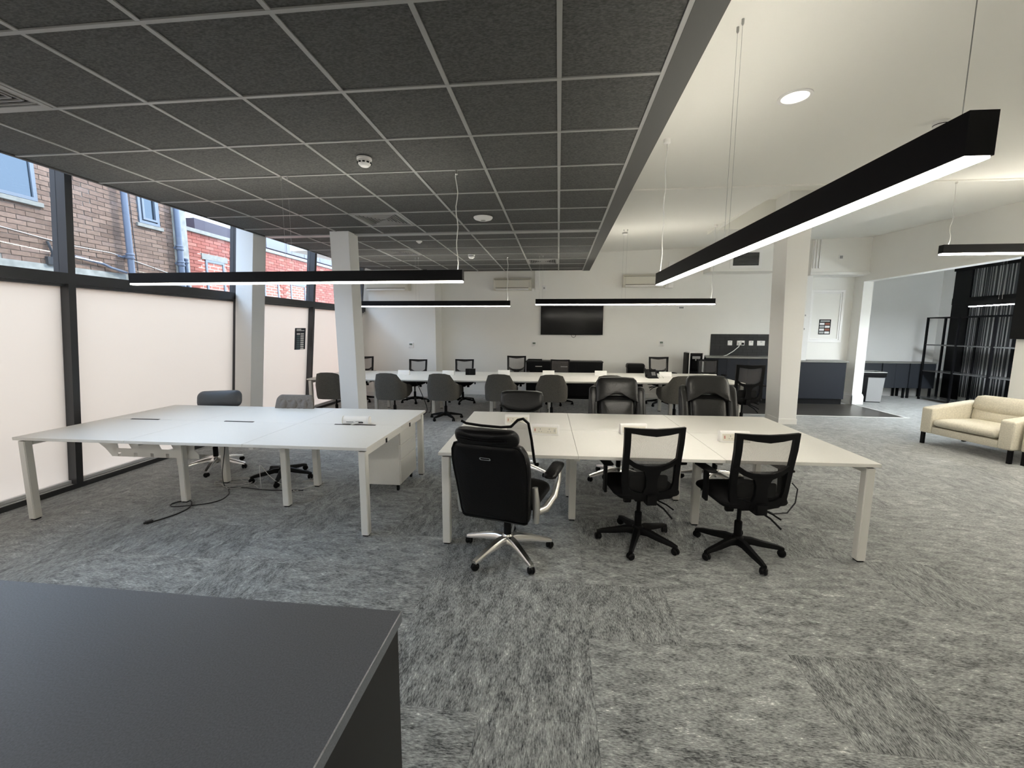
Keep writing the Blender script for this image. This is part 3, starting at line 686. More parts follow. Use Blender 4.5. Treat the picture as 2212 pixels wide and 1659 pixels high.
def tub_chair(label, loc, rz, group):
    t = thing('grey_tub_chair', label, 'chair', loc, rz, group)
    star_base(t, .29, 'black'); gas_lift(t, .10, .40)
    MB().box(-.1, .1, -.12, .12, .375, .41).build('seat_plate', 'black', t, bevel=.006)
    # wrap-round shell: back plus two low arms
    path = [(-.275, .17), (-.285, .06), (-.285, -.08), (-.27, -.20), (-.225, -.262), (-.13, -.285), (0, -.292), (.13, -.285), (.225, -.262), (.27, -.20), (.285, -.08), (.285, .06), (.275, .17)]
    tops = [.60, .635, .655, .72, .845, .868, .872, .868, .845, .72, .655, .635, .60]
    bots = [.47, .43, .41, .395, .385, .38, .38, .38, .385, .395, .41, .43, .47]
    nz = 7
    loops = []
    for i, (x, y) in enumerate(path):
        ln = math.hypot(x, y); nx, ny = x/ln, y/ln; th = .042 if 3 < i < 9 else .036
        lo = []
        for k in range(nz+1):
            f = k/nz; z = bots[i]+(tops[i]-bots[i])*f
            nar = 1-.12*max(0, (z-.62)/.25)**1.0*(1 if 2 < i < 10 else .0); lean = -.07*max(0, (z-.5)/.4)*(1 if 2 < i < 10 else 0)
            e = .012*(1-min(1, min(f, 1-f)*6))
            lo.append((x*nar-nx*e, y+lean-ny*e, z))
        for k in range(nz, -1, -1):
            f = k/nz; z = bots[i]+(tops[i]-bots[i])*f
            nar = 1-.12*max(0, (z-.62)/.25)*(1 if 2 < i < 10 else 0); lean = -.07*max(0, (z-.5)/.4)*(1 if 2 < i < 10 else 0)
            e = .012*(1-min(1, min(f, 1-f)*6))
            lo.append((x*nar-nx*(th-e), y+lean-ny*(th-e), z))
        loops.append(lo)
    MB().loft(loops).build('back_shell', 'greyfab', t, smooth=60)
    MB().pillow(rrect(-.235, .235, -.235, .26, .08), lambda a, b, d: (a, b, .452+d), -.045, .04).build('seat', 'greyfab', t)
    return t
GT = 'grey tub chairs along the back desk'
names = ['grey tub chair left of the white pillar, by the window', 'grey tub chair right of the white pillar, under the left thermostat',
         'grey tub chair whose star base shows, between the two front desks', 'grey tub chair behind the low black chair top, at the back desk',
         'grey tub chair below the television at the back desk', 'grey tub chair almost hidden behind the tall leather chair headrest', 'grey tub chair left of the rightmost leather chair, turned slightly']
tub = None
for (x, rz, b), l in zip(((-4.08, 4, 0), (-2.98, -3, 30), (-2.03, -4, 10), (-1.0, -2, 45), (-.10, 0, 20), (.90, 0, 60), (2.08, 9, 33)), names):
    lc = (x, tfy(x)+.10, 0)
    if tub is None: tub = tub_chair(l, lc, R(rz), GT)
    else: dup(tub, lc, R(rz), l, base=R(b))

def exec_arms(t, x, mat_arm, pad):
    for s in (-1, 1):
        m = MB()
        pts = [(s*(x-.03), -.13, .40), (s*(x+.02), -.06, .41), (s*(x+.05), .05, .46), (s*(x+.06), .13, .56), (s*(x+.055), .16, .635)]
        m.tube(pts, [.026, .028, .027, .022, .018], 10)
        m.tube([(s*(x-.012), -.19, .36), (s*(x-.006), -.20, .48), (s*(x-.02), -.19, .60)], [.022, .027, .02], 10)
        a = m.build('armrest', mat_arm, t, smooth=50)
        MB().pillow(rrect(-.045, .045, -.14, .16, .04), lambda q, w_, d: (s*(x+.05)+q, w_+.03, .655+.12*(w_)*.5+d), -.02, .028).build('arm_pad', pad, a)
def exec_chair(label, loc, rz, group, lea, style, top=1.06, legmat='chrome', arms=True):
    t = thing('leather_executive_chair', label, 'chair', loc, rz, group)
    star_base(t, .325, legmat, .115, 1.25); gas_lift(t, .115, .40)
    MB().box(-.1, .1, -.14, .12, .365, .405).tube([(.08, 0, .38), (.26, .02, .375)], .007, 8).build('tilt_mechanism', 'black', t, bevel=.004, seg=1)
    MB().pillow(rrect(-.265, .265, -.24, .28, .1), lambda a, b, d: (a, b, .455+d), -.05, .07).build('seat', lea, t)
    def wp(a, b, d):
        z = b-.36
        return (a, -.235-.20*z-.10*z*z+d+.25*a*a, b)
    zt = top
    if style == 'flat':
        ct = []
        hw = [(.36, .215), (.37, .235), (.42, .245), (.52, .25), (.62, .255), (.72, .262), (.80, .262), (.87, .25), (.915, .225), (.925, .20)]
        hw = [(.36+(z-.36)*(zt-.13-.36)/.565, w_) for z, w_ in hw]
        ct = [(w_, z) for z, w_ in hw]+[(-w_, z) for z, w_ in hw[::-1]]
        MB().pillow(ct, wp, -.05, .09, rings=(1, .985, .95, .85, .55, .2), q=4).build('backrest', lea, t, smooth=50)
        pip = MB().tube([wp(a*.985, .36+(b-.36)*1.0, -.028) for a, b in ct], .006, 6, closed=True)
        pip.build('piping', lea, t)
        hr = rrect(-.215, .215, zt-.145, zt-.03, .05)
        MB().pillow(hr, wp, -.07, .10, q=2.4).build('headrest', lea, t, smooth=50)
        MB().tube([wp(-.17, zt-.078, -.066), wp(-.05, zt-.083, -.073), wp(.06, zt-.083, -.073), wp(.17, zt-.078, -.066)], .004, 6).tube([wp(-.17, zt-.092, -.064), wp(-.05, zt-.097, -.072), wp(.06, zt-.097, -.072), wp(.17, zt-.092, -.064)], .004, 6).build('headrest_seam', lea, t)
        MB().frame(rrect(-.038, .038, zt-.232, zt-.214, .008), rrect(-.031, .031, zt-.228, zt-.218, .005), wp, -.056, -.048).build('badge', 'chrome', t, smooth=0)
        loop = [(-.225, zt-.02), (-.19, zt-.035), (-.08, zt-.04), (.06, zt-.04), (.13, zt-.03), (.18, zt+.02), (.215, zt+.03), (.245, zt-.0), (.255, zt-.12), (.262, zt-.28)]
        lp = [wp(a, b, .12) for a, b in loop]
        MB().tube(lp, .009, 8).build('headrest_hoop', 'black', t)
        MB().add([wp(.10, zt-.035, .12), wp(.18, zt+.015, .12), wp(.235, zt-.005, .12), wp(.252, zt-.2, .12), wp(.10, zt-.2, .12)], [(0, 1, 2, 3, 4)]).build('mesh_panel', 'mesh', t)
    else:
        # plush: big headrest pad over a narrower back cushion, soft side wings
        bw = {'plush': .215, 'round': .24}.get(style, .2)
        MB().pillow(taper(rrect(-bw, bw, .40, zt-(.06 if style == 'round' else .2), .07), .40, zt-.2, 1.05, .95), wp, -.06, .085, q=3).build('backrest', lea, t, smooth=50)
        MB().pillow(rrect(-bw+.03, bw-.03, .44, zt-.235, .05), lambda a, b, d: wp(a, b, .075+d), -.02, .045, q=2.6).build('back_cushion', lea, t, smooth=50)
        if style == 'roll':
            MB().pillow(rrect(-.235, .235, zt-.2, zt, .07), lambda a, b, d: wp(a, b, .04+d), -.08, .085, q=2.2).build('headrest', lea, t, smooth=60)
        elif style == 'round':
            hc = [(-.25, zt-.16), (-.256, zt-.10), (-.255, zt-.05), (-.242, zt-.015), (-.19, zt-.002), (-.1, zt), (0, zt+.001), (.1, zt), (.19, zt-.002), (.242, zt-.015), (.255, zt-.05), (.256, zt-.10), (.25, zt-.16), (.2, zt-.20), (.13, zt-.225), (.06, zt-.236), (0, zt-.24), (-.06, zt-.236), (-.13, zt-.225), (-.2, zt-.20)]
            MB().tube([wp(a, b, .105) for a, b in hc[12:]+hc[:1]], .006, 6).build('headrest_seam', lea, t)
            MB().pillow(hc, lambda a, b, d: wp(a, b, .05+d), -.06, .06, q=5).build('headrest', lea, t, smooth=60)
        else:
            hc = [(-.245, zt-.27), (-.24, zt-.18), (-.235, zt-.09), (-.222, zt-.03), (-.19, zt), (-.1, zt+.006), (0, zt+.008), (.1, zt+.006), (.19, zt), (.222, zt-.03), (.235, zt-.09), (.24, zt-.18), (.245, zt-.27), (.2, zt-.26), (.14, zt-.215), (.07, zt-.195), (0, zt-.19), (-.07, zt-.195), (-.14, zt-.215), (-.2, zt-.26)]
            MB().pillow(hc, lambda a, b, d: wp(a, b, .055+d), -.07, .075, q=3.2).build('headrest', lea, t, smooth=60)
            for s in (-1, 1):
                MB().pillow(taper(rrect(-.045, .045, .48, zt-.10, .04), .48, zt-.1, 1.5, 1.), lambda a, b, d: wp(s*.265+a, b, .03+d), -.05, .06, q=2.4).build('side_wing', lea, t, smooth=60)
    if arms: exec_arms(t, .285, 'silver', lea)
    return t
GE = 'leather executive chairs'
exB = exec_chair('large black leather executive chair with silver base, seen from behind at front', (-.345, 2.93, 0), R(-14), GE, 'leather', 'flat', 1.05)
turn_base(exB, R(14))
e2 = exec_chair('dark leather chair with arched headrest, middle one behind the right front desk', (.68, 4.60, 0), R(180), GE, 'leather2', 'plush', 1.09)
dup(e2, (1.70, 4.62, 0), R(183), 'dark leather chair with arched headrest, rightmost behind the right front desk', base=R(30), scale=(1, 1, 1.03))
exec_chair('low dark leather chair with rounded top behind the leather chair at front', (-.43, 4.68, 0), R(178), GE, 'leather2', 'round', .91)
exec_chair('blue-grey leather chair with rolled headrest behind the left desk by the window', (-3.97, 4.42, 0), R(204), GE, 'blueleather', 'roll', .88)

def quilted_chair(label, loc, rz):
    t = thing('quilted_office_chair', label, 'chair', loc, rz)
    star_base(t, .30, 'black'); gas_lift(t, .10, .40)
    MB().box(-.1, .1, -.12, .12, .375, .41).tube([(.08, 0, .385), (.24, .02, .38)], .006, 8).build('seat_plate', 'black', t, bevel=.004, seg=1)
    MB().pillow(rrect(-.24, .24, -.23, .26, .08), lambda a, b, d: (a, b, .452+d), -.045, .05).build('seat', 'quilt', t)
    def wp(a, b, d): return (a, -.22-.25*(b-.42)+d+.35*a*a, b)
    ct = taper(rrect(-.25, .25, .42, .88, .06), .42, .88, 1.06, .86)
    MB().pillow(ct, wp, -.035, .03, q=3.5).build('backrest', 'quilt', t, smooth=50)
    def q(i, j):
        a = (-.205+.41*i)*(1.06-.2*j); b = .45+.405*j
        u = i*6; v = j*5
        h = abs(math.sin(math.pi*(u+v)/2))*abs(math.sin(math.pi*(u-v)/2))
        edge = min(1, 12*min(i, 1-i, j, 1-j))
        return wp(a, b, .016+.034*edge*h**.6)
    MB().grid(72, 60, q).build('quilted_panel', 'quilt', t, smooth=60)
    return t
qc = quilted_chair('grey diamond-quilted chair behind the left desk', (-2.98, 4.20, 0), R(182))
turn_base(qc, R(20))

# ------------------------------------------------------------------ foreground cabinet
fc_ = thing('black_cabinet', 'black cabinet with satin top in the left foreground', 'cabinet', (-1.34, .48, 0))
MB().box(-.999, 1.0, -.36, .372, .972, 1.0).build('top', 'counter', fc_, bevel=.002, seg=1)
MB().box(-.985, .985, -.345, .352, .06, .972).build('carcass', 'countshade', fc_, smooth=0)
MB().box(.985, .994, -.35, .36, .02, .968).build('side_panel', 'countshade', fc_, bevel=.001, seg=1)
for k in range(3): MB().box(-.985+.657*k+.002, -.985+.657*(k+1)-.002, .352, .366, .08, .966).build('door', 'counter', fc_, bevel=.001, seg=1)
MB().box(-.95, .95, -.3, .32, 0, .06).build('plinth', 'black', fc_, smooth=0)

# ------------------------------------------------------------------ things on the back wall
tv = thing('television', 'large black flat television on the back wall, switched off', 'television', (.315, YB-.003, 1.865))
MB().box(-.745, .745, -.075, -.045, -.345, .345).build('bezel', 'black', tv, bevel=.004, seg=1)
MB().box(-.733, .733, -.0765, -.0745, -.325, .335).build('screen', 'screen', tv, smooth=0)
MB().box(-.25, .25, -.045, -.0, -.2, .2).build('bracket', 'blackm', tv, smooth=0)
MB().tube([(0, -.03, -.34), (.02, -.03, -.40), (.06, -.03, -.41), (.1, -.03, -.39), (.11, -.03, -.34)], .005, 6).build('cable', 'bcable', tv)

def aircon(label, x0, x1, z0, z1, y, trunk=None):
    a = thing('air_conditioner', label, 'air conditioner', ((x0+x1)/2, y-.003, z0), 0, 'wall air conditioners')
    w = (x1-x0)/2; h = z1-z0
    MB().prism([(0, 0.02), (0, h), (-.17, h), (-.215, h-.04), (-.225, .07), (-.18, .015)], lambda p, q, t: (t, p, q), -w, w).build('casing', 'accream', a, bevel=.008)
    MB().box(-w+.05, w-.05, -.232, -.224, .085, h-.055).build('front_panel', 'accream', a, bevel=.003, seg=1)
    MB().box(-w+.05, w-.07, -.2285, -.18, .066, .074).box(-w+.02, w-.02, -.222, -.2, h-.05, h-.046).build('air_slot', 'dark', a, smooth=0)
    MB().obox((0-.01, -.213, .04), (2*w-.12, .012, .05), Matrix.Rotation(R(-30), 3, 'X')).build('flap', 'white', a, bevel=.002, seg=1)
    if trunk:
        MB().box(w+.08, w+.19, -.09, 0, -.0, trunk).box(w, w+.1, -.08, 0, .0, .08).build('pipe_cover', 'white', a, bevel=.006)
    return a
aircon('white wall air conditioner left of the television under the dark ceiling', -1.57, -.66, 2.56, 2.87, YB, .55)
aircon('white wall air conditioner partly behind the end of the long pendant', 1.48, 2.45, 2.62, 2.92, YB, .6)
aircon('white wall air conditioner half hidden behind the left pendant', -4.55, -3.5, 2.52, 2.80, YL)
MB_ = None
def wallplate(name, label, cat, x, y, z, w, h, parts=()):
    p = thing(name, label, cat, (x, y, z))
    MB().box(-w/2, w/2, -.012, 0, -h/2, h/2).build('plate', 'white', p, bevel=.003, seg=1)
    for nm, m, a in parts: MB().box(*a).build(nm, m, p, smooth=0)
    return p
for x, y, z, l in ((-3.53, YL, 1.26, 'white thermostat on the cool left part of the back wall'), (-.59, YB, 1.29, 'white thermostat on the back wall left of the television'), (2.45, YB, 1.33, 'white thermostat on the back wall right of the television')):
    t = wallplate('thermostat', l, 'thermostat', x, y, z, .125, .13, ())
    MB().box(-.055, .055, -.03, -.012, -.06, .06).build('body', 'white', t, bevel=.004)
    MB().box(-.035, .035, -.0315, -.029, -.005, .04).build('display', 'lcd', t, smooth=0)
    MB().box(-.035, .035, -.0315, -.029, -.035, -.028).build('buttons', 'grey', t, smooth=0)
t = wallplate('fused_switch', 'white switch plate on the wall beside the left air conditioner pipe', 'switch', -.36, YB, 2.64, .12, .12, (('rocker', 'grey', (-.02, .02, -.016, -.012, -.02, .02)),))
t = wallplate('fused_switch', 'grey switch plate on the wall beneath the pendant right of the television', 'switch', 2.87, YB, 2.17, .17, .09, (('rocker', 'grey', (-.05, .05, -.016, -.012, -.02, .02)),))
t = wallplate('socket', 'white socket plate high on the boxed wall corner right of the pillar', 'socket', 6.0, 10.06, 3.21, .1, .1, (('rocker', 'grey', (-.03, .03, -.016, -.012, -.03, .03)),))

# boxed-in ducts at the top of the back wall
bk = MB().box(3.32, 4.75, 10.02, YB, 2.93, 3.62)
b1 = struct('trim_2', bk, 'wall', bevel=.003, seg=1)
g = thing('wall_grille', 'grey louvred air grille in the boxed duct left of the pillar', 'grille', (4.05, 10.02, 3.12))
MB().frame(rrect(-.33, .33, -.13, .27, .01, 1), rrect(-.27, .27, -.07, .21, .005, 1), XZ, -.012, 0).build('grille_frame', 'white', g, smooth=0)
MB().box(-.28, .28, -.002, -.0005, -.08, .22).build('grille_back', 'dark', g, smooth=0)
for k in range(10): MB().obox((0, -.006, -.055+.028*k), (.55, .014, .003), Matrix.Rotation(R(35), 3, 'X')).build('slat', 'grey', g, smooth=0)
struct('trim_3', MB().box(5.42, 6.6, 10.06, YB, 2.90, 3.75).box(5.40, 6.6, 10.03, YB, 2.84, 2.90), 'wall', bevel=.004, seg=1)
m = MB()
for x in (5.44, 5.50, 5.56): m.box(x, x+.03, 10.03, 10.06, 2.98, 3.6)
struct('trim_4', m, 'white', bevel=.006)
struct('trim_5', MB().box(5.36, 5.55, 10.18, YB, .98, 2.84), 'pillar', bevel=.004, seg=1)
# framed wall panel with the notice
m = MB()
for o_, i_, d_ in ((0, .055, .03), (.055, .085, .018)):
    m.frame([(5.68+o_, 1.38+o_), (6.42-o_, 1.38+o_), (6.42-o_, 2.56-o_), (5.68+o_, 2.56-o_)], [(5.68+i_, 1.38+i_), (6.42-i_, 1.38+i_), (6.42-i_, 2.56-i_), (5.68+i_, 2.56-i_)], lambda a, b, t: (a, YB+t, b), -d_, 0)
struct('trim_6', m, 'white', bevel=.006)
for z, l in ((1.98, 'upper small light switch beside the framed wall panel'), (1.68, 'lower small light switch beside the framed wall panel')):
    wallplate('light_switch', l, 'switch', 5.45, 10.18, z, .07, .07, (('rocker', 'grey', (-.012, .012, -.018, -.012, -.018, .018)),))
po = thing('notice', 'dark notice with pale boxes on the framed wall panel', 'poster', (6.06, YB, 1.73))
MB().box(-.125, .125, -.004, 0, -.17, .17).build('sheet', 'black', po, smooth=0)
MB().box(-.10, .10, -.0055, -.004, .115, .15).build('heading', 'grey', po, smooth=0)
for r in range(4):
    for c in range(2):
        MB().box(-.11+.115*c, -.005+.115*c-.005, -.0055, -.004, .045-.065*r, .092-.065*r).build('text_box', 'paper' if (r+c) % 2 == 0 else ('rust' if c else 'grey'), po, smooth=0)

# ------------------------------------------------------------------ kitchen corner
kl = thing('kitchen_base_unit', 'black kitchen units under the splashback left of the pillar', 'cabinet', (4.25, 10.22, 0))
MB().box(-.92, .88, -.24, .27, .1, 1.02).build('carcass', 'blackm', kl, smooth=0)
for k in range(4): MB().box(-.92+.45*k+.002, -.92+.45*(k+1)-.002, -.258, -.24, .12, 1.01).build('door', 'navy', kl, bevel=.001, seg=1)
MB().box(-.9, .86, -.2, .26, 0, .1).build('plinth', 'black', kl, smooth=0)
wt = tag(MB().box(3.32, 5.135, 9.94, YB-.02, 1.02, 1.055).build('worktop', 'worktop', bevel=.002, seg=1), 'grey worktop on the black kitchen units left of the pillar', 'worktop')
sp = thing('splashback', 'black tiled splashback above the kitchen worktop', 'splashback', (3.58, YB-.003, 1.056))
MB().box(0, 1.76, -.008, 0, 0, .5).build('backing', 'black', sp, smooth=0)
m = MB()
for r in range(7):
    for c in range(9):
        x = c*.21-(.105 if r % 2 else 0); x0, x1 = max(0.002, x+.002), min(1.758, x+.207)
        if x1-x0 > .02: m.box(x0, x1, -.013-.002*((r*7+c*3) % 3), -.008, .003+.071*r, .071*r+.07)
tag(m.build('wall_tiles', 'btile', sp, smooth=0), kind='stuff')
for i, (u, w, l) in enumerate(((.43, .10, 'leftmost white socket on the black splashback'), (.67, .17, 'double white socket with plugs on the black splashback'), (.90, .10, 'single white socket third along the black splashback'), (1.12, .17, 'rightmost double white socket on the black splashback'))):
    s = wallplate('wall_socket', l, 'socket', 3.58+u, YB-.018, 1.35, w, .11, (('switch', 'grey', (-.02, .02, -.015, -.012, .02, .035)),))
    if i == 1:
        MB().box(.02, .06, -.05, -.012, -.04, .01).build('plug', 'black', s, bevel=.006)
        MB().tube([(-.03, -.04, -.02), (-.06, -.07, -.08), (-.2, -.15, -.18), (-.38, -.25, -.27), (-.62, -.35, -.34), (-.75, -.36, -.37)], .009, 7).box(-.05, -.01, -.04, -.012, -.03, .015).build('flex', 'cable', s)
wd = thing('water_dispenser', 'black and white water dispenser at the left end of the kitchen units', 'water dispenser', (3.12, 10.12, 0))
MB().box(-.2, .12, -.17, .17, .02, 1.13).build('casing', 'blackm', wd, bevel=.012)
MB().box(.12, .15, -.19, .17, .02, 1.14).box(-.17, .15, -.19, .17, 1.13, 1.15).box(-.17, -.15, -.19, -.16, .02, 1.13).build('edge_trim', 'white', wd, bevel=.004, seg=1)
MB().box(-.14, .11, -.176, -.17, .72, 1.08).build('front', 'screen', wd, smooth=0)
for x in (-.03, .03): MB().lathe([(.014, 0), (.014, -.05), (.008, -.06)], (x, -.2, 1.02), 10).build('tap', 'grey', wd)
MB().box(-.1, .07, -.19, -.17, 1.0, 1.06).build('display', 'grey', wd, bevel=.002, seg=1)
kr = thing('kitchen_base_unit', 'dark navy base unit right of the pillar beside the wall opening', 'cabinet', (5.76, 10.3, 0))
MB().box(-.6, .60, -.2, .19, .12, .945).build('carcass', 'navy', kr, smooth=0)
MB().box(-.6, .58, -.218, -.2, .13, .94).build('end_panel', 'navy', kr, bevel=.002, seg=1)
MB().box(-.58, .58, -.17, .18, 0, .12).build('plinth', 'black', kr, smooth=0)
MB().box(-.62, .62, -.245, .19, .945, .98).build('worktop', 'worktop', kr, bevel=.003, seg=1)

cb = thing('low_cupboard', 'low black cupboard under the television with two metal handles', 'cabinet', (.15, 10.28, 0))
MB().box(-.9, .9, -.2, .2, .06, .875).build('carcass', 'blackm', cb, smooth=0)
for k in range(3):
    dr = MB().box(-.9+.6*k+.003, -.9+.6*(k+1)-.003, -.218, -.2, .08, .865).build('door', 'navy' if False else 'blackm', cb, bevel=.001, seg=1)
    if k < 2: MB().box(-.9+.6*k+.22, -.9+.6*k+.38, -.24, -.228, .765, .785).box(-.9+.6*k+.225, -.9+.6*k+.24, -.23, -.218, .77, .78).box(-.9+.6*k+.36, -.9+.6*k+.375, -.23, -.218, .77, .78).build('handle', 'silver', dr, smooth=0)
MB().box(-.91, .91, -.222, .205, .875, .9).build('top', 'countshade', cb, bevel=.002, seg=1)
MB().box(-.88, .88, -.18, .18, 0, .06).build('plinth', 'black', cb, smooth=0)
rk = thing('document_tray', 'flat black tray on the low cupboard by the television', 'tray', (-.55, 10.25, .9))
MB().box(-.17, .17, -.12, .12, 0, .006).box(-.17, -.165, -.12, .12, .006, .03).box(.165, .17, -.12, .12, .006, .03).box(-.165, .165, .115, .12, .006, .03).build('tray', 'black', rk, smooth=0)
bi = thing('waste_bin', 'black swing-top bin against the back wall left of the telephone', 'bin', (1.80, 10.12, 0))
MB().loft([rl for rl in ([[(a*k, b*k, z) for a, b in rrect(-.19, .19, -.15, .15, .05)] for z, k in ((0, .86), (.78, 1.0))])]).build('body', 'black', bi)
MB().loft([[(a*k, b*k, z) for a, b in rrect(-.2, .2, -.16, .16, .05)] for z, k in ((.77, 1.0), (.83, 1.0), (.865, .9), (.87, .5))]).build('lid', 'black', bi)

# on the back desk
ph = thing('desk_telephone', 'black desk telephone with white cable on the back desk', 'telephone', on_desk(0, deskB, 6.42, .72), R(5))
MB().prism([(-.1, 0), (.1, 0), (.1, .03), (-.1, .012)], lambda a, b, t: (t, a, b), -.1, .1).build('base', 'black', ph, bevel=.004)
T = Matrix.Rotation(R(48), 3, 'X')
MB().obox((0, .03, .08), (.19, .2, .022), T).build('body', 'black', ph, bevel=.006)
MB().obox((.02, .062, .135), (.12, .05, .006), T).build('display', 'screen', ph, smooth=0)
m = MB()
for r in range(4):
    for c in range(3): m.obox((.0+.026*c, -.012+.0125*r, .055+.016*r), (.018, .011, .01), T)
m.build('keypad', 'grey', ph, smooth=0)
MB().tube([(-.125, -.045, .045), (-.125, .0, .085), (-.125, .075, .165)], [.024, .014, .024], 10).build('handset', 'black', ph)
MB().prism([(-.06, 0), (.07, .0), (.06, .12), (.045, .12)], lambda a, b, t: (t, a+.06, b), -.05, .05).build('stand', 'black', ph, smooth=0)
MB().tube([(.09, .06, .01), (.13, .06, .05), (.18, .06, .055), (.21, .05, .03), (.22, .02, .006), (.2, -.05, .006)], .007, 7).build('cord', 'cable', ph)
bxs = thing('black_box', 'small black box standing on the back desk before a mesh chair', 'box', on_desk(0, deskB, 2.88, .95), R(3))
MB().box(-.095, .095, -.05, .05, 0, .125).build('case', 'black', bxs, bevel=.004)
MB().box(-.02, .0, -.0515, -.0495, .02, .11).build('seam', 'dark', bxs, smooth=0)
# cables hanging and lying
def floor_cable(name, label, pts, r, m, plug=False):
    # smooth the way points
    P = [Vector(p) for p in pts]; out = []
    for i in range(len(P)-1):
        a, b, c, d = P[max(i-1, 0)], P[i], P[i+1], P[min(i+2, len(P)-1)]
        for k in range(6):
            t = k/6; out.append(.5*((2*b)+(c-a)*t+(2*a-5*b+4*c-d)*t*t+(3*b-a-3*c+d)*t**3))
    out.append(P[-1])
    t_ = thing(name, label, 'cable', (0, 0, 0))
    MB().tube(out, r, 7).build('flex', m, t_)
    if plug:
        e = P[-1]; dr = (P[-1]-P[-2]).normalized(); a = math.atan2(dr.y, dr.x)
        MB().obox((e.x+dr.x*.02, e.y+dr.y*.02, .014), (.05, .034, .024), rotz(a)).obox((e.x+dr.x*.05, e.y+dr.y*.05, .014), (.02, .018, .016), rotz(a)).build('plug', m, t_, bevel=.004, seg=1)
    return t_
z = .006
floor_cable('power_cable', 'black looped cable with plug on the carpet before the left desk', [(-2.55, 3.88, z), (-2.9, 3.84, z), (-3.2, 3.87, z), (-3.32, 3.83, z), (-3.22, 3.70, z), (-3.18, 3.56, z), (-3.24, 3.46, z), (-3.36, 3.40, z), (-3.50, 3.36, z), (-3.56, 3.42, z), (-3.50, 3.50, z), (-3.40, 3.46, z+.008), (-3.33, 3.36, z), (-3.32, 3.24, z), (-3.35, 3.14, z), (-3.39, 3.06, z)], .0055, 'bcable', True)
pts = []
for k in range(40):
    a = k*.72; rr = .10+.05*math.sin(k*1.9); pts.append((-3.38+.19*math.cos(a)+.03*math.sin(k*.9), 3.97+rr*math.sin(a)+.02*math.cos(k*1.3), .005+.0006*k))
floor_cable('coiled_cable', 'pale coiled cable heap under the left desk', pts, .0042, 'gcable')
floor_cable('hanging_cable', 'thin black cable hanging from the left desk to the carpet', [(-3.38, 3.9, .66), (-3.40, 3.9, .4), (-3.43, 3.88, .15), (-3.40, 3.86, .02), (-3.36, 3.86, .006)], .004, 'bcable')
floor_cable('thin_cable', 'thin white cable on the carpet beside the quilted chair base', [(-3.30, 4.0, .005), (-3.15, 3.96, .005), (-3.0, 3.86, .005), (-2.98, 3.84, .12), (-2.99, 3.86, .26), (-2.93, 3.9, .14), (-2.85, 3.92, .06), (-2.8, 3.98, .005)], .0028, 'cable')
floor_cable('thin_cable', 'thin white cable in a square bend by the left desk leg', [(-2.74, 3.93, .005), (-2.64, 3.86, .005), (-2.60, 3.87, .005), (-2.52, 4.02, .005), (-2.47, 4.12, .005), (-2.52, 4.14, .005), (-2.66, 4.14, .005), (-2.72, 4.12, .005)], .004, 'cable')
floor_cable('cable_bundle', 'black cables dangling behind the grey tub chair under the left thermostat', [(-2.72, tfy(-2.7)+.55, .62), (-2.62, tfy(-2.7)+.6, .35), (-2.5, tfy(-2.7)+.5, .1), (-2.56, tfy(-2.7)+.42, .01), (-2.75, tfy(-2.7)+.5, .01), (-2.66, tfy(-2.7)+.7, .01), (-2.48, tfy(-2.7)+.62, .02), (-2.4, tfy(-2.7)+.45, .3), (-2.42, tfy(-2.7)+.5, .62)], .007, 'bcable')

# ------------------------------------------------------------------ armchairs, bin, side room
def armchair(label, loc, rz):
    t = thing('cream_armchair', label, 'armchair', loc, rz, 'cream armchairs by the wall opening')
    W, D = 1.06, .82           # local: front edge on x axis, +y is back
    for s in (-1, 1):
        x0, x1 = (0, .15) if s < 0 else (W-.15, W)
        sec0 = [(x0, .175), (x1, .175), (x1, .52), (x0, .53)]
        m = MB().loft([[(a, .0, b) for a, b in ((x0, .17), (x1, .17), (x1, .535), (x0, .54))], [(a, D, b) for a, b in ((x0, .17), (x1, .17), (x1, .63), (x0, .635))]])
        m.build('arm', 'sofa', t, bevel=.03, seg=3)
    MB().box(.15, W-.15, .015, D-.02, .17, .27).build('seat_frame', 'sofa', t, bevel=.012)
    MB().loft([[(.14, D-.16, .2), (W-.14, D-.16, .2), (W-.14, D, .2), (.14, D, .2)], [(.14, D-.10, .68), (W-.14, D-.10, .68), (W-.14, D+.03, .68), (.14, D+.03, .68)]]).build('back', 'sofa', t, bevel=.03, seg=3)
    MB().pillow(rrect(.155, W-.155, -.005, D-.16, .05), lambda a, b, d: (a, b, .335+d), -.07, .075, q=3.4).build('seat_cushion', 'sofa', t, smooth=60)
    def wp(a, b, d): return (a, D-.17+.16*(b-.35)+d, b)
    MB().pillow(rrect(.155, W-.155, .37, .56, .05), wp, -.07, .05, q=2.6).build('back_cushion', 'sofa', t, smooth=60)
    hc = [(.15, .55), (.145, .66), (.17, .715), (.24, .735), (W/2, .74), (W-.24, .735), (W-.17, .715), (W-.145, .66), (W-.15, .55), (W-.25, .51), (W/2, .495), (.25, .51)]
    MB().pillow(hc, wp, -.10, .09, q=2.6).build('head_cushion', 'sofa', t, smooth=60)
    for x in (.03, W-.03):
        for y in (.04, D-.06): MB().box(x-.02, x+.02, y-.02, y+.02, 0, .172).build('leg', 'blackm', t, bevel=.002, seg=1)
    return t
aa = math.atan2(-.955, .23)
ac = armchair('cream fabric armchair with black legs, fully in view at right', (5.33, 6.74, 0), aa)
dup(ac, (5.665, 5.70, 0), math.atan2(-.93, .37), 'cream fabric armchair cut off by the right edge')
pb = thing('recycling_bin', 'black and grey office bin with metal rim in the wall opening', 'bin', (7.17, 10.72, 0), R(-8))
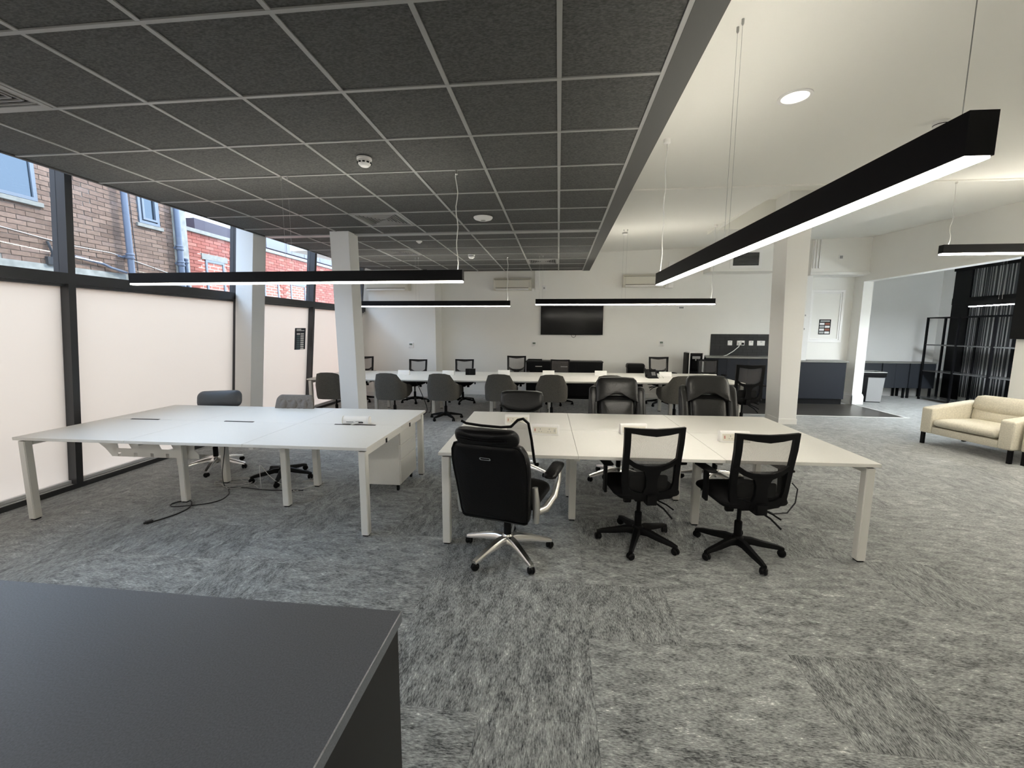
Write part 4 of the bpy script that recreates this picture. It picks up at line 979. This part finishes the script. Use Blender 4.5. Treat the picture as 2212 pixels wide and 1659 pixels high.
MB().loft([[(x*k, y*k, z) for x, y in ((-.36, -.2), (.3, -.2), (.3, .2), (-.36, .2))] for z, k in ((0, .9), (.60, 1.0))]).build('body', 'black', pb, bevel=.01)
MB().hexa([(-.02, -.185, .02), (.275, -.185, .02), (.275, -.175, .02), (-.02, -.175, .02), (-.02, -.206, .58), (.305, -.206, .58), (.305, -.196, .58), (-.02, -.196, .58)]).build('front_panel', 'grey', pb, smooth=0)
MB().frame(rrect(-.39, .33, -.225, .225, .02, 2), rrect(-.33, .27, -.17, .17, .02, 2), XY, .60, .70).build('rim', 'black', pb, bevel=.01)
MB().frame(rrect(-.395, .335, -.23, .23, .02, 2), rrect(-.34, .28, -.18, .18, .02, 2), XY, .695, .712).build('rim_edge', 'silver', pb)
MB().box(-.33, .27, -.17, .17, .60, .63).build('flap', 'dark', pb, smooth=0)
for k, (x0, x1, l) in enumerate(((7.0, 7.93, 'dark cupboard on legs, partly behind the office bin'), (7.95, 8.55, 'dark cupboard on legs, middle of the side room wall'), (8.57, 9.14, 'dark cupboard on legs next to the black shelf unit'))):
    c = thing('side_cupboard', l, 'cabinet', ((x0+x1)/2, 11.52, 0), 0, 'dark cupboards on legs in the side room')
    w_ = (x1-x0)/2
    MB().box(-w_, w_, -.2, .2, .25, .86).build('carcass', 'navyd', c, smooth=0)
    MB().box(-w_-.005, w_+.005, -.225, .2, .86, .885).build('top', 'worktop', c, bevel=.002, seg=1)
    for s in range(2): MB().box(-w_+s*w_+.002, -w_+(s+1)*w_-.002, -.218, -.2, .255, .855).build('door', 'navyd', c, bevel=.001, seg=1)
    for x in (-w_+.04, w_-.04):
        for y in (-.16, .16): MB().box(x-.02, x+.02, y-.02, y+.02, 0, .25).build('leg', 'blackm', c, smooth=0)
sh = thing('shelf_unit', 'tall open black metal shelf unit with dark shelves before the blinds', 'shelf', (8.98, 8.85, 0))
for x in (-.19, .19):
    for y in (2.4, 1.6, .8, .0): MB().box(x-.018, x+.018, y-.018, y+.018, 0, 1.97).build('post', 'blackm', sh, smooth=0)
for z_ in (.06, .70, 1.32): MB().box(-.19, .19, .018, 2.382, z_-.012, z_+.012).build('shelf', 'shelfglass', sh, smooth=0)
for x in (-.19, .19): MB().box(x-.012, x+.012, .018, 2.382, 1.945, 1.97).build('top_rail', 'blackm', sh, smooth=0)
MB().box(-.19, .19, 2.39, 2.41, 1.945, 1.97).box(-.19, .19, -.01, .01, 1.945, 1.97).build('end_rail', 'blackm', sh, smooth=0)
bl = thing('window_blind', 'tall dark vertical blinds covering the side room window', 'blind', (9.4, 10.0, 0))
MB().box(-.02, .02, .98, 1.4, 0, 3.15).build('side_panel', 'black', bl, smooth=0)
MB().box(-.06, 0, -1.4, 1.4, 3.05, 3.15).build('headrail', 'black', bl, smooth=0)
MB().box(-.03, .03, -1.4, 1.4, 2.27, 2.42).build('crossbar', 'black', bl, smooth=0)
m = MB(); rnd = random.Random(3); y = -1.4
while y < .96:
    w_ = rnd.uniform(.03, .055); d = rnd.uniform(-.012, .012)
    m.hexa([(d-.012, y, .12), (d+.004, y+w_, .12), (d+.008, y+w_, .12), (d-.008, y, .12), (d-.012, y, 3.06), (d+.004, y+w_, 3.06), (d+.008, y+w_, 3.06), (d-.008, y, 3.06)])
    y += w_+.006
tag(m.build('slats', 'slat', bl, smooth=0), kind='stuff')
sc_ = thing('wall_screen', 'black panel at the right edge on the near side of the wall opening', 'screen', (6.6, 6.62, 2.15))
MB().box(-.06, -.0, -.6, .34, -.62, .55).build('casing', 'black', sc_, bevel=.004, seg=1)
MB().box(-.0615, -.059, -.585, .325, -.6, .53).build('screen', 'screen', sc_, smooth=0)

# notice stuck on the frosted window
pn = thing('window_notice', 'dark sheet with two columns of pale boxes stuck on the frosted window', 'poster', fp(7.49, 1.45, -.088))
pn.rotation_euler = (0, 0, 0)
tiltm = Matrix(((FS/math.hypot(FS, 1), 0), (1/math.hypot(FS, 1), 0)))
def wq(y, s, d): k = math.hypot(FS, 1); return (FS*s/k+d/k, y, s/k-d*FS/k)
def wbox(y0, y1, s0, s1, d0, d1): return [wq(y0, s0, d0), wq(y1, s0, d0), wq(y1, s0, d1), wq(y0, s0, d1), wq(y0, s1, d0), wq(y1, s1, d0), wq(y1, s1, d1), wq(y0, s1, d1)]
MB().hexa(wbox(-.165, .165, -.20, .20, 0, .003)).build('sheet', 'navyp', pn, smooth=0)
MB().hexa(wbox(-.12, .02, .165, .185, .003, .0045)).hexa(wbox(-.12, .12, .145, .16, .003, .0045)).build('heading', 'paper', pn, smooth=0)
for r in range(8):
    for c in range(2):
        MB().hexa(wbox(-.11+.12*c, -.01+.12*c, .105-.04*r-.028, .105-.04*r, .003, .0045)).build('text_box', 'paper' if c or r == 0 else 'teal', pn, smooth=0)

# ------------------------------------------------------------------ outside: brick buildings across the yard
WX = -8.0
yd = MB().box(-14, -5.3, -6, 24, -.25, -.05)
struct('yard', yd, 'yard', smooth=0)
bb = thing('brick_building', 'brown brick building with blue-grey windows beyond the glass', 'building', (WX, 6, 0))
m = MB().box(-4, -.012, -12, 2.42, 0, 4.9)
m.build('wall', 'brickback', bb, smooth=0)
# window openings as recessed boxes drawn proud: jambs are built round them
WIN = [(-1.35, -.03, 3.55, 4.85), (1.58, 2.0, 3.64, 4.75)]
mort = MB().box(-.012, -.004, -.95, 2.42, 2.5, 4.75); mort.build('mortar_bed', 'mortar', bb, smooth=0)
brm = {}
def brick_mesh(l):
    k = round(l, 3)
    if k not in brm: brm[k] = MB().box(-.006, .006, -l/2, l/2, -.0325, .0325).mesh('brick', 'brick', bevel=0, smooth=0)
    return brm[k]
nb = 0; rest = MB()
for r in range(24):
    zc = 2.66+.075*r
    if zc > 4.45: break
    k = 0
    while True:
        y0 = -.78+.235*k-(.1175 if r % 2 else 0); k += 1
        if y0 > 2.40: break
        y1 = min(y0+.225, 2.41)
        for a, b, c, d in WIN:
            if zc > c-.05:
                if y0 < b and y1 > a:
                    if y0 < a < y1: y1 = a
                    elif y0 < b < y1: y0 = b
                    else: y0 = y1
        if y1-y0 < .03: continue
        if y0 < -.72: continue
        jx = random.uniform(-.003, .003)
        if nb < 285:
            o = link('brick', brick_mesh(round(y1-y0, 2)), bb); o.location = (.002+jx, (y0+y1)/2, zc); nb += 1
        else: rest.box(-.004+jx, .008+jx, y0, y1, zc-.0325, zc+.0325)
if rest.v: tag(rest.build('upper_bricks', 'redbrick' if False else 'brick', bb, smooth=0), kind='stuff')
for i, (a, b, c, d) in enumerate(WIN):
    f = MB().frame([(a, c), (b, c), (b, d), (a, d)], [(a+.05, c+.05), (b-.05, c+.05), (b-.05, d-.05), (a+.05, d-.05)], YZ, -.002, .03).build('window', 'upvc', bb, smooth=0)
    MB().box(-.002, .006, a+.05, b-.05, c+.05, d-.05).build('pane', 'pane', f, smooth=0)
    if i: MB().frame([(a+.07, c+.07), (b-.05, c+.07), (b-.05, d-.07), (a+.07, d-.07)], [(a+.11, c+.11), (b-.09, c+.11), (b-.09, d-.11), (a+.11, d-.11)], YZ, .005, .045).build('casement', 'upvc', f, smooth=0)
    MB().box(-.002, .05, a-.06, b+.06, c-.075, c-.01).build('sill', 'stone', bb, bevel=.004, seg=1)
MB().box(-.004, .02, -1.0, 1.28, 2.3, 2.625).build('render_band', 'cement', bb, smooth=0)
MB().box(-.004, .05, 2.30, 2.60, 0, 4.9).build('render_strip', 'cement', bb, smooth=0)
def pipe(y, z0, z1, r, joints):
    m = MB().lathe([(r, z0), (r, z1)], (.12, y, 0), 14)
    for jz in joints: m.lathe([(r*1.25, jz-.05), (r*1.3, jz-.045), (r*1.3, jz-.02), (r*1.1, jz-.015), (r*1.1, jz+.015), (r*1.3, jz+.02), (r*1.3, jz+.045), (r*1.25, jz+.05)], (.12, y, 0), 14)
    for jz in joints: m.box(0, .08, y-.03, y+.03, jz-.02, jz+.02)
    return m.build('drainpipe', 'pipe', bb)
pipe(1.24, 0, 4.8, .05, (2.95,))
pipe(2.31, 0, 4.8, .055, (2.98, 3.30))
pipe(2.44, 0, 3.1, .035, (3.05, 2.75))
MB().tube([(.06, .36, 2.80), (.06, .8, 2.745), (.06, .92, 2.70), (.08, 1.18, 2.645)], .022, 10).build('waste_pipe', 'pipe', bb)
MB().tube([(.04, 1.2, 2.92), (.06, 1.08, 2.93)], .02, 10).build('waste_pipe', 'pipe', bb)
MB().tube([(.015, 1.47, 2.4), (.015, 1.44, 3.4), (.015, 1.43, 4.8)], .005, 6).build('wire', 'bcable', bb)
MB().tube([(.015, -.9, 3.12), (.015, 0.3, 2.98), (.015, 1.0, 2.97), (.015, 1.8, 2.82), (.015, 2.3, 2.72)], .005, 6).build('pale_wire', 'cable', bb)
MB().tube([(.03, .02, 2.98), (.05, .06, 2.80), (.03, .05, 2.72)], .018, 8).box(0, .06, -.02, .1, 2.62, 2.74).build('pipe_stub', 'bcable', bb)

rb = thing('red_brick_building', 'red brick building with pale parapet beyond the far windows', 'building', (WX-.06, 12, 0))
m = MB().box(-4, -.012, -3.42, 12, 0, 3.74).build('wall', 'redback', rb, smooth=0)
m = MB(); rw_ = random.Random(5)
RW = [(-2.85, -2.30, 2.3, 3.20), (-.92, -.3, 2.2, 3.0), (.25, 1.0, 2.2, 3.0)]
for r in range(17):
    zc = 2.5+.075*r
    for k in range(44):
        y0 = -3.4+.118*2*k*.5*1.0*2-(.118 if r % 2 else 0)
        y1 = y0+.226; y0 = max(y0, -3.4)
        if y0 > 4: continue
        if any(y0 < b+.02 and y1 > a-.02 and zc < d+.16 for a, b, c, d in RW): continue
        j = rw_.uniform(-.003, .003); m.box(-.012, .003+j, y0, y1, zc-.033, zc+.033)
tag(m.build('bricks', 'redbrick', rb, smooth=0), kind='stuff')
MB().box(-.3, .05, -3.42, 12, 3.74, 3.82).build('parapet', 'stone', rb, bevel=.004, seg=1)
MB().box(-2.6, -.6, -2.4, 12, 3.82, 4.25).build('roof_storey', 'cladd', rb, smooth=0)
for k in range(6): MB().box(-.58, -.55, -.9+.95*k, -.9+.95*k+.93, 4.02, 5.2).build('cladding_panel', 'clad', rb, smooth=0)
MB().box(-1.2, -1.15, -3.0, -2.3, 3.82, 4.6).box(-1.15, -1.1, -2.92, -2.88, 3.82, 4.9).build('roof_screen', 'upvc', rb, smooth=0)
for a, b, c, d in RW:
    f = MB().frame([(a, c), (b, c), (b, d), (a, d)], [(a+.05, c+.05), (b-.05, c+.05), (b-.05, d-.05), (a+.05, d-.05)], YZ, -.03, .01).build('window', 'upvc' if a < -1 else 'clad', rb, smooth=0)
    MB().box(-.03, -.02, a+.05, b-.05, c+.05, d-.05).build('pane', 'pane', f, smooth=0)
    MB().box(-.012, .015, a-.1, b+.1, d, d+.13).build('lintel', 'stone', rb, smooth=0)
bpy.context.view_layer.update()
